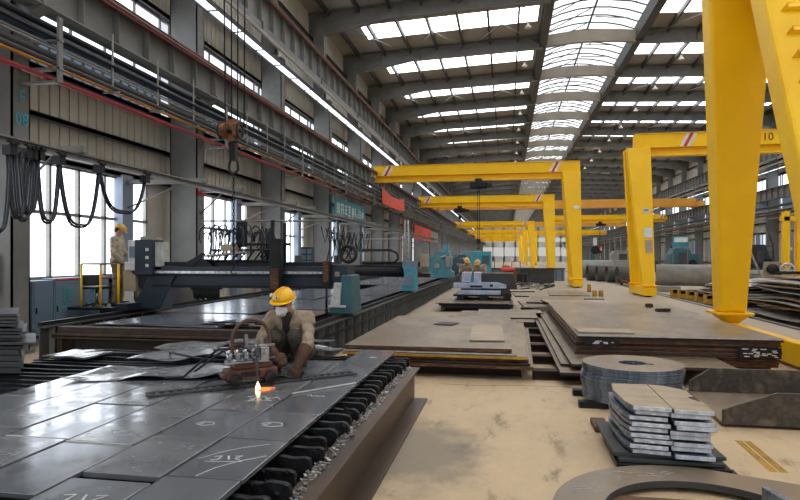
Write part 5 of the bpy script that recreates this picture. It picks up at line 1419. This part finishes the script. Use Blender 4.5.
# dark control box left of first column
t=thing('wall_switchboard','black switch panel on the shaded left side of first column','switchboard',(-8.7,8.85,.9))
b=MB(); b.box(-8.95,-8.55,8.78,8.9,1.05,1.75); b.build('body',BLACKM,t,bevel=.01)
b=MB(); b.box(-8.9,-8.6,8.77,8.78,1.15,1.65); b.build('door',GREY_D,t)
t=thing('drawer_cabinet','small blue drawer cabinet behind the cutting machine beam','cabinet',(-7.9,23,0))
xa,xb=UY(301,258,23).x,UY(312,258,23).x
b=MB(); b.box(xa,xb,23,23.3,0,2.1); b.build('body',NAVY,t,bevel=.01)
for i in range(3):
    for j in range(2):
        b=MB(); b.box(xa+.02+j*(xb-xa)/2,xa-.02+(j+1)*(xb-xa)/2,22.98,23,1.35+i*.24,1.55+i*.24); b.build('drawer',CABBLUE,t)
# operator chair on the platform
t=thing('operator_chair','black swivel chair on the machine platform','chair',(-8.35,11.12,.68))
b=MB(); b.box(-.19,.19,-.2,-.15,.44,.66); b.build('backrest',BLACK,t,world=False,bevel=.03)
b=MB(); b.box(-.21,.21,-.2,.2,.36,.42); b.build('seat',BLACK,t,world=False,bevel=.03)
b=MB(); b.cyl((0,0,.05),(0,0,.37),.03,10); b.build('pedestal',CHROME,t,world=False)
for k in range(5):
    g=2*PI*k/5; b=MB(); b.tube([(0,0,.08),(.2*math.cos(g),.2*math.sin(g),.03)],.018,6); b.ball((.2*math.cos(g),.2*math.sin(g),.03),.028,nu=8,nv=5); b.build('leg',BLACKM,t,world=False)

# ================================================================ FAR CLUTTER in the aisle
rs=random.Random(99)
def clutter_box(px,py,w_,h_,d_,mt,label,nm='steel_box',cat='box'):
    q=UZ(px,py,0); t=thing(nm,label,cat,(q.x,q.y,0))
    b=MB(); b.box(q.x-w_/2,q.x+w_/2,q.y,q.y+d_,0,h_); b.build('body',mt,t,bevel=.03)
    b=MB(); b.box(q.x-w_/2-.04,q.x+w_/2+.04,q.y-.04,q.y+d_+.04,h_-.08,h_); b.build('rim',GREY_D,t)
    for s in (-.35,0,.35):
        b=MB(); b.box(q.x+s*w_-.03,q.x+s*w_+.03,q.y-.03,q.y,.05,h_-.1); b.build('rib',GREY_D,t)
    return t
clutter_box(537,283,2.2,.95,2,GREY_D,'dark grey steel skip before the second gantry legs','steel_skip','skip')
clutter_box(515,285,1.4,.7,1.5,BLACKM,'black skip left of the dark grey one','steel_skip','skip')
clutter_box(500,281,1.6,.9,1.5,GREY,'grey crate behind the red wrapped bundle')
clutter_box(556,281,1.2,.9,1.4,CABBLUE,'pale blue grey crate beside the second gantry legs')
# tangled scrap heap: separate pieces
for i in range(26):
    px=rs.uniform(514,547); py=rs.uniform(284,291); q=UZ(px,py,0)
    b=MB(); n=rs.choice((3,4,5)); pts=[(rs.uniform(-.5,.5),rs.uniform(-.3,.3),rs.uniform(.02,.4)) for _ in range(n)]
    zmin=min(p[2] for p in pts)
    pts=[(q.x+x,q.y+y_,z-zmin+.03) for x,y_,z in pts]; b.tube(pts,.03,6,smooth=False)
    tag(b.build('scrap_bar',(GREY_D,GREY_L,BLACKM)[i%3]),'bent metal bar in the scrap tangle before the second gantry','scrap','bent bars in the scrap tangle')
def tripod_box(px,py,label,h=1.5,mt=BLACKM):
    q=UZ(px,py,0); t=thing('welding_set',label,'welding set',(q.x,q.y,0))
    b=MB(); b.box(q.x-.35,q.x+.35,q.y,q.y+.5,.15,.8); b.build('body',mt,t,bevel=.04)
    b=MB(); b.tube([(q.x-.35,q.y,.1),(q.x-.35,q.y,h),(q.x+.35,q.y,h),(q.x+.35,q.y,.1)],.03,6); b.build('frame',BLACKM,t)
    for s in (-.25,.25): b=MB(); b.cyl((q.x+s,q.y-.03,.1),(q.x+s,q.y+.03,.1),.1,12); b.build('wheel',BLACK,t)
tripod_box(499,279,'frame mounted welding set right of the teal cabinet',1.6)
tripod_box(516,277,'dark welding set behind the skips',1.3,GREY_D)
q=UZ(508,287,0); t=thing('cloth_bundle','red wrapped bundle right of the helmeted people','bundle',(q.x,q.y,.0))
b=MB(); b.box(q.x-.5,q.x+.5,q.y,q.y+.6,0,.85); b.build('crate',TIMBER,t)
b=MB(); b.ball((q.x,q.y+.3,1.0),(.42,.3,.16)); b.build('wrap',SALMON,t)
b=MB(); b.ball((q.x-.1,q.y+.3,1.18),(.25,.2,.1)); b.build('top_cloth',TANP,t)
# yellow bollards by the aisle
for i,(px,py) in enumerate(((589,292),(594.5,300),(601,300))):
    q=UZ(px,py-0,0.0); b=MB(); b.lathe([(0,0),(.09,0),(.09,.36),(.07,.38),(0,.38)],c=(q.x,q.y,0),n=12); tag(b.build('bollard',YEL_D),'short yellow post beside the tall stack, %s'%('leftmost','middle','rightmost')[i],'post','short yellow posts')
# stacked frames far down the left wall
for i in range(5):
    q=UZ(405+i*8,271,0); 
rs=random.Random(6)
for i in range(10):
    Y=46+i*7; x=rs.uniform(-6.5,-4.0); h=rs.uniform(1.2,2.4); t=thing('workshop_machine','workshop machine far down the left wall, %s'%('nearest' if i==0 else (ORD[i+1]+' nearest' if i<9 else 'farthest')),'machine',(x,Y,0),group='workshop machines far down the left wall')
    b=MB(); b.box(x-1,x+1,Y-.6,Y+.6,0,h*.5); b.build('base',GREY_D,t,bevel=.04)
    b=MB(); b.box(x-.5,x+.3,Y-.4,Y+.4,h*.5,h); b.build('column',(TEAL,GREY_L,TEAL_D)[i%3],t,bevel=.04)
    b=MB(); b.box(x+.3,x+.8,Y-.3,Y+.3,h*.6,h*.85); b.build('head',GREY,t,bevel=.03)
for i in range(8):
    Y=52+i*9; x=rs.uniform(15,18); h=rs.uniform(1.6,2.8); t=thing('workshop_machine','workshop machine far down the right wall, %s'%('nearest' if i==0 else (ORD[i+1]+' nearest' if i<7 else 'farthest')),'machine',(x,Y,0),group='workshop machines far down the right wall')
    b=MB(); b.box(x-1,x+1,Y-.6,Y+.6,0,h*.5); b.build('base',GREY_D,t,bevel=.04)
    b=MB(); b.box(x-.5,x+.3,Y-.4,Y+.4,h*.5,h); b.build('column',(GREY_L,TEAL_D,NAVY)[i%3],t,bevel=.04)
# ================================================================ PEOPLE
V=Vector
def remesh(o,vox,sm=2,disp=None):
    m=o.modifiers.new('remesh','REMESH'); m.mode='VOXEL'; m.voxel_size=vox; m.use_smooth_shade=True
    s=o.modifiers.new('smooth','SMOOTH'); s.factor=.5; s.iterations=sm
    if disp:
        tx=bpy.data.textures.new('folds','CLOUDS'); tx.noise_scale=disp[0]; tx.noise_depth=2
        d=o.modifiers.new('folds','DISPLACE'); d.texture=tx; d.strength=disp[1]; d.mid_level=.5; d.texture_coords='LOCAL'
def frame(dirv,side):
    """matrix with columns: side, normal, dir"""
    d_=V(dirv).normalized(); s=V(side); s=(s-d_*s.dot(d_)).normalized(); n=d_.cross(s)
    return d_,s,n
def hand(b,wrist,dirv,thumb,palmn,curl=.5,g=1.0,k=1.0):
    """palm and five fingers. thumb = direction of the thumb side, palmn = direction the palm faces"""
    d_=V(dirv).normalized(); s=V(thumb); s=(s-d_*s.dot(d_)).normalized(); pn=V(palmn); pn=(pn-d_*pn.dot(d_)-s*pn.dot(s)).normalized()
    w=V(wrist)
    m=Matrix((s,pn,d_)).transposed()
    b.ball(w+d_*.05*k,(.040*k*g,.017*k*g,.052*k),m=m,nu=12,nv=8)
    b.ball(w+d_*.02*k,(.03*k*g,.02*k*g,.035*k),m=m,nu=12,nv=8)
    L=(.074,.082,.077,.060); off=(.028,.010,-.009,-.027)
    for i in range(4):
        p=w+d_*(.085-abs(i-1)*.004)*k+s*off[i]*k; a=0; seg=[L[i]*.46,L[i]*.32,L[i]*.24]; pts=[w+d_*.05*k+s*off[i]*.8*k,p]
        for j,l in enumerate(seg):
            a+=curl*(.45+.35*j)*(1+.08*i); q=p+(d_*math.cos(a)+pn*math.sin(a)+s*(.10*(1.5-i)/1.5))*l*k; pts.append(q); p=q
        b.limb(pts,[.010*k*g,.0098*k*g,.0088*k*g,.008*k*g,.007*k*g],8)
    p0=w+d_*.022*k+s*.022*k; p1=p0+(d_*.5+s*.75+pn*.3).normalized()*.038*k; p2=p1+(d_*.85+s*.3+pn*.4*curl*1.6).normalized()*.032*k; p3=p2+(d_*.9-s*.1+pn*.7*curl).normalized()*.024*k
    b.limb([p0,p1,p2,p3],[.014*k*g,.012*k*g,.010*k*g,.0085*k*g],8)
def folds(a,bb,ra,rb,n=7,amp=.005,seed=0):
    rs=random.Random(seed); a,bb=V(a),V(bb); P=[];Rr=[]
    for i in range(n+1):
        u=i/n; P.append(a.lerp(bb,u)+V((rs.uniform(-1,1),rs.uniform(-1,1),rs.uniform(-1,1)))*amp*.6); Rr.append(ra+(rb-ra)*u+amp*(1 if i%2 else -1)*rs.uniform(.5,1.1))
    return P,Rr
def person(label,loc,rz,J,mats,vox=.008,mask=False,gloves=True,detail=True,fold=True):
    jac,tr,hel=mats
    t_body=MB()
    H_=V(J['head']); f=V(J['face']).normalized(); up=V(J.get('up',(0,0,1))); sd=f.cross(up).normalized(); up=sd.cross(f)   # sd = person's right
    hm=Matrix((sd,f,up)).transposed()
    def Hp(x,y,z): return H_+hm@V((x,y,z))
    b=t_body
    # head: skull, jaw, nose, ears, neck
    b.ball(Hp(0,-.012,.02),(.074,.092,.092),m=hm,nu=18,nv=12); b.ball(Hp(0,.02,-.045),(.056,.066,.062),m=hm); b.ball(Hp(0,.052,-.085),(.03,.028,.022),m=hm)
    b.limb([Hp(0,.075,.01),Hp(0,.098,-.028)],[.009,.014],8); b.ball(Hp(0,.083,-.062),(.024,.010,.008),m=hm,nu=10,nv=6)
    for s in (-1,1):
        b.ball(Hp(s*.076,-.005,-.012),(.011,.022,.031),m=hm,nu=10,nv=8); b.ball(Hp(s*.03,.07,.016),(.02,.012,.008),m=hm,nu=8,nv=6)
    nk=V(J['neck']); ch=V(J['chest']); pe=V(J['pelvis']); wa=V(J['waist'])
    b.limb([Hp(0,-.02,-.06),nk],[.052,.056],12)
    b.limb([nk,ch,wa,pe],[.06,.115,.105,.12],14)
    for S in 'LR':
        sh,el,ha=V(J['sh'+S]),V(J['el'+S]),V(J['ha'+S]); hi,kn,an=V(J['hip'+S]),V(J['kn'+S]),V(J['an'+S])
        b.limb([ch,sh],[.09,.058],12); b.limb([sh,el,ha],[.05,.038,.026],12)
        b.limb([pe,hi],[.1,.09],12); b.limb([hi,kn],[.082,.052],12); b.limb([kn,kn.lerp(an,.3),an],[.052,.05,.034],12)
        fd=V(J['foot'+S]); b.limb([an,an+fd*.12-V((0,0,.05))],[.035,.028],10)
        hand(b,ha,J['hd'+S],J['th'+S],J['pn'+S],J.get('curl'+S,.6))
    P=b.build('person',SKIN,loc=loc,world=False); P.rotation_euler=(0,0,rz); remesh(P,vox,2); tag(P,label,'person')
    def part(mb,name,mt,remv=None,sm=3,disp=None,par=None,**k):
        o=mb.build(name,mt,par or P,world=False,**k)
        if remv: remesh(o,remv,sm,disp)
        return o
    # jacket
    b=MB(); sh0=(V(J['shL'])+V(J['shR']))/2
    acr=(V(J['shR'])-V(J['shL'])).normalized()
    nb=(ch-wa).normalized(); fw=acr.cross(nb); 
    if fw.dot(f)<0: fw=-fw
    tm=Matrix((acr,fw,nb)).transposed()
    b.ball(ch,(.185,.125,.15),m=tm,nu=20,nv=14); b.ball(wa,(.165,.13,.14),m=tm,nu=20,nv=14); b.ball(ch.lerp(wa,.5),(.175,.125,.13),m=tm,nu=20,nv=14)
    b.ball(pe+V((0,0,.03)),(.175,.145,.11),m=tm,nu=20,nv=12)
    b.limb([nk-nb*.03,ch],[.068,.11],14)
    for S in 'LR':
        sh,el,ha=V(J['sh'+S]),V(J['el'+S]),V(J['ha'+S])
        b.limb([ch+nb*.05,sh],[.10,.073],12)
        Pp,Rr=folds(sh,el,.07,.058,6,.006,3); b.limb(Pp,Rr,12); fa=el.lerp(ha,.35 if gloves else .93); Pp,Rr=folds(el,fa,.058,.046,5,.006,5); b.limb(Pp,Rr,12)
    jk=part(b,'jacket',jac,vox*1.1,2,(.06,.03) if fold else None)
    if detail:
        # collar flaps and placket
        c=MB()
        for s in (-1,1):
            a=nk+nb*.045+acr*s*.06; q=nk-nb*.05+acr*s*.06+fw*.09; e=nk-nb*.01+acr*s*.10+fw*.05; g_=nk+nb*.03+acr*s*.07-fw*.04
            c.hexa([a,q,e,g_],[x+fw*.012+nb*.004 for x in (a,q,e,g_)])
        part(c,'collar',jac,.007,2)
        c=MB(); c.limb([nk-nb*.015+fw*.06,ch+nb*.02+fw*.09+acr*.01],[.055,.05],12); c.limb([ch+fw*.11-nb*.04,wa+fw*.12],[.035,.05],10); part(c,'inner_shirt',VEST,.008,2)
        c=MB()
        for s in (-1,): 
            pc=ch+acr*s*.09+fw*.118-nb*.01; c.obox((0,0,0),(.085,.012,.09)); 
            c.v=[pc+tm@v for v in c.v]
        part(c,'chest_pocket',jac,bevel=.004)
        c=MB(); pc=V(J['shL']).lerp(V(J['elL']),.3)+acr*-.07
        c.ball(pc,(.012,.026,.03),m=tm); part(c,'arm_badge',BLUPIPE)
    # trousers
    b=MB(); b.limb([pe,pe+V((0,0,.06))],[.14,.13],14)
    for S in 'LR':
        hi,kn,an=V(J['hip'+S]),V(J['kn'+S]),V(J['an'+S])
        b.limb([pe,hi],[.12,.105],12); Pp,Rr=folds(hi,kn,.10,.072,7,.006,8); b.limb(Pp,Rr,12); Pp,Rr=folds(kn,an+V((0,0,.03)),.072,.058,7,.007,9); b.limb(Pp,Rr,12)
    part(b,'trousers',tr,vox*1.1,2,(.07,.02) if fold else None)
    for S in 'LR':
        an=V(J['an'+S]); fd=V(J['foot'+S]).normalized(); fd.z=0; fd.normalize(); z0=an.z-.075
        b=MB(); b.limb([an+V((0,0,.05)),V((an.x,an.y,z0+.05))-fd*.02],[.048,.045],12); c0=V((an.x,an.y,z0+.042)); b.limb([c0-fd*.035,c0+fd*.10,c0+fd*.165],[.040,.043,.036],12)
        sidev=V((-fd.y,fd.x,0)); 
        o=part(b,'boot',BOOT,.007,2)
        b=MB(); pts=[c0-fd*.075+sidev*.03,c0-fd*.075-sidev*.03,c0+fd*.08-sidev*.048,c0+fd*.19-sidev*.03,c0+fd*.20,c0+fd*.19+sidev*.03,c0+fd*.08+sidev*.048]
        b.prism([(q.x,q.y) for q in pts],z0,z0+.022); part(b,'sole',BLACK,par=o,bevel=.004)
        if gloves:
            el,ha=V(J['el'+S]),V(J['ha'+S]); g=MB()
            g.limb([el.lerp(ha,.30),el.lerp(ha,.65),ha],[.070,.058,.042],14)
            hand(g,ha,J['hd'+S],J['th'+S],J['pn'+S],J.get('curl'+S,.6),1.35,1.08)
            part(g,'glove',GLOVE,.0065,2,(.03,.006))
    # helmet: dome, brim, peak, ridge
    b=MB(); prof=[]; n=12; hmv=hm@Matrix.Rotation(R(J.get('tilt',-8)),3,'X')
    vs=[];fs=[]
    def dome(r1,r2,r3,oy=-.008,oz=.045,nu=32,nv=9,th=.006):
        out=[]
        for j in range(nv+1):
            a=PI/2*j/nv
            for i in range(nu):
                g_=2*PI*i/nu; out.append(V((math.cos(g_)*math.cos(a)*r1,math.sin(g_)*math.cos(a)*r2+oy,math.sin(a)*r3+oz)))
        return out
    o1=dome(.108,.128,.102); 
    nu=32; nv=9
    for v in o1: vs.append(H_+hmv@v)
    for j in range(nv):
        for i in range(nu): fs.append((j*nu+i,j*nu+(i+1)%nu,(j+1)*nu+(i+1)%nu,(j+1)*nu+i))
    b.add(vs,fs,True)
    hb=part(b,'helmet',hel); sol=hb.modifiers.new('shell','SOLIDIFY'); sol.thickness=.005; sol.offset=-1
    b=MB(); vs=[];fs=[]
    for i in range(nu):
        g_=2*PI*i/nu; fr=max(0,math.sin(g_)); ex=.012+.032*fr**2
        for (rr,zz) in ((0,0),(ex,-.006-.012*fr),(ex,-.010-.012*fr),(0,-.006)):
            vs.append(H_+hmv@V((math.cos(g_)*(.107+rr),math.sin(g_)*(.127+rr)-.008,.046+zz)))
    for i in range(nu):
        a=4*i; c=4*((i+1)%nu)
        for q in range(4): fs.append((a+q,c+q,c+(q+1)%4,a+(q+1)%4))
    b.add(vs,fs,True); part(b,'brim',hel,par=hb)
    if detail:
        b=MB()
        for xo in (-.022,0,.022):
            pts=[H_+hmv@V((xo,math.cos(a)*.129-.008,math.sin(a)*.103+.046)) for a in [R(12+13*i) for i in range(13)]]; b.tube(pts,.0055,6)
        part(b,'ridge',hel,par=hb)
        b=MB(); c=H_+hmv@V((0,.122,.088)); nrm_=(hmv@V((0,.95,.3))).normalized(); s2=hmv@V((1,0,0)); u2=nrm_.cross(s2)
        b.tube([c-nrm_*.006,c+nrm_*.006],.017,18); part(b,'helmet_badge',WHITE,par=hb)
        b=MB(); b.tube([c+nrm_*.005,c+nrm_*.0085],.010,14); part(b,'badge_centre',BLUPIPE,par=hb)
        b=MB(); m3=Matrix((s2,nrm_,u2)).transposed(); c=H_+hmv@V((.098,.052,.085)); b.ball(c,(.014,.024,.020),m=hmv,nu=12,nv=8); part(b,'sticker',WHITE,par=hb)
    # hair below the helmet
    b=MB(); b.ball(Hp(0,-.03,.015),(.080,.085,.075),m=hm); b.ball(Hp(0,-.055,-.02),(.066,.055,.06),m=hm); part(b,'hair',HAIR,.008,1)
    # eyes
    for s in (-1,1):
        b=MB(); b.ball(Hp(s*.03,.074,.008),(.012,.009,.006),m=hm,nu=10,nv=6); part(b,'eye',GOGGLE)
    if mask:
        b=MB(); b.ball(Hp(0,.062,-.055),(.062,.05,.052),m=hm,nu=18,nv=12); b.limb([Hp(0,.07,-.02),Hp(0,.125,-.055)],[.03,.026],10); b.ball(Hp(0,.06,-.1),(.04,.03,.02),m=hm); 
        part(b,'face_mask',MASKM,.006,3)
        b=MB(); b.tube([Hp(-.078,0,-.03),Hp(-.055,.075,-.03)],.003,5); b.tube([Hp(.078,0,-.03),Hp(.055,.075,-.03)],.003,5); part(b,'mask_strap',WHITE)
        b=MB(); b.ball(Hp(0,.068,.012),(.066,.026,.022),m=hm,nu=16,nv=8); b.tube([Hp(-.08,-.02,.01),Hp(-.06,.05,.012)],.006,6); b.tube([Hp(.08,-.02,.01),Hp(.06,.05,.012)],.006,6); part(b,'goggles',GOGGLE,.005,1)
    return P
# ---- the crouching worker, facing the camera. Local frame: x to the picture's right, -y towards the camera
ZT=.525
JW=dict(pelvis=(0,.26,.22),waist=(-.01,.20,.36),chest=(-.02,.08,.52),neck=(-.025,.0,.645),head=(-.045,-.10,.735),face=(-.22,-.86,-.42),up=(-.0,-.25,.9),tilt=11,
  shR=(-.205,.06,.575),elR=(-.27,-.10,.35),haR=(-.07,-.31,.26),hdR=(.72,-.35,-.55),thR=(.3,.7,.6),pnR=(.1,.6,-.8),curlR=.75,
  shL=(.165,.04,.57),elL=(.205,-.12,.34),haL=(.13,-.26,.14),hdL=(-.1,-.25,-.95),thL=(-.8,-.5,0),pnL=(-.4,.85,0),curlL=.45,
  hipR=(-.10,.24,.22),knR=(-.125,-.12,.39),anR=(-.155,.02,.085),footR=(-.25,-.95,0),
  hipL=(.10,.24,.22),knL=(.075,-.13,.40),anL=(.11,.03,.085),footL=(.15,-.98,0))
wp=(-2.14,5.74,ZT-.01)
person('crouching worker in yellow helmet, white mask and khaki jacket cutting plates',wp,YAW*.6,JW,(JACKET,TROUS,HELMY),vox=.0075,mask=True)
# ---- the operator standing at the console with his back half turned
JO=dict(pelvis=(0,0,.93),waist=(0,.0,1.08),chest=(.0,-.01,1.29),neck=(.02,-.01,1.46),head=(.06,-.0,1.58),face=(.85,.1,-.5),up=(.35,0,.9),tilt=0,
  shR=(-.02,-.19,1.39),elR=(-.01,-.24,1.10),haR=(.17,-.20,.92),hdR=(.9,.1,-.4),thR=(.1,.6,.8),pnR=(0,.4,-.9),
  shL=(.02,.18,1.39),elL=(.06,.23,1.11),haL=(.28,.16,1.06),hdL=(.95,-.1,.05),thL=(0,-.6,.7),pnL=(0,-.2,-.95),
  hipR=(0,-.10,.9),knR=(.03,-.12,.5),anR=(-.01,-.13,.085),footR=(1,-.12,0),hipL=(0,.10,.9),knL=(.05,.11,.5),anL=(.03,.12,.085),footL=(1,.15,0))
person('machine operator in tan helmet and beige shirt standing at the console',(UY(117,300,11.35).x,11.35,.675),R(20),JO,(JACKET2,TROUS2,HELMT),vox=.011,gloves=False,detail=False)
# ---- two people behind the machine frame
JS=dict(pelvis=(0,0,.93),waist=(0,-.02,1.07),chest=(0,-.06,1.27),neck=(0,-.1,1.43),head=(0,-.16,1.53),face=(0.1,-.85,-.5),up=(0,-.3,.9),tilt=0,
  shR=(-.19,-.06,1.37),elR=(-.26,-.12,1.1),haR=(-.12,-.33,1.06),hdR=(.4,-.9,-.1),thR=(.9,.3,.2),pnR=(0,0,-1),
  shL=(.19,-.06,1.37),elL=(.26,-.12,1.1),haL=(.12,-.33,1.04),hdL=(-.4,-.9,-.1),thL=(-.9,.3,.2),pnL=(0,0,-1),
  hipR=(-.1,0,.9),knR=(-.11,-.04,.5),anR=(-.12,0,.085),footR=(0,-1,0),hipL=(.1,0,.9),knL=(.11,-.04,.5),anL=(.12,0,.085),footL=(0,-1,0))
person('person in tan helmet and khaki clothes left behind the machine frame',(UY(465,262,23.2).x,23.2,0),R(25),JS,(JACKET,TROUS2,HELMT),vox=.018,detail=False,fold=False)
JS=dict(JS,chest=(0,-.12,1.24),neck=(0,-.22,1.38),head=(0,-.30,1.46),waist=(0,-.04,1.07))
person('person in tan helmet bending right behind the machine frame',(UY(480.5,262,22.9).x,22.9,0),R(-20),JS,(JACKET,TROUS2,HELMT),vox=.018,detail=False,fold=False)
# ================================================================ CAMERA AND LIGHT
cam=bpy.data.cameras.new('camera'); co=bpy.data.objects.new('camera',cam); COL.objects.link(co)
cam.sensor_width=36; cam.lens=27; cam.clip_end=600; cam.shift_y=7/800
co.location=(0,0,1.7); co.rotation_euler=(R(90),0,YAW); sc.camera=co
w=bpy.data.worlds.new('world'); sc.world=w; w.use_nodes=True
w.node_tree.nodes['Background'].inputs[0].default_value=(*lin((226,234,246)),1); w.node_tree.nodes['Background'].inputs[1].default_value=1.0
vs=sc.view_settings; vs.view_transform='Standard'; vs.look='None'; vs.gamma=1; vs.exposure=0
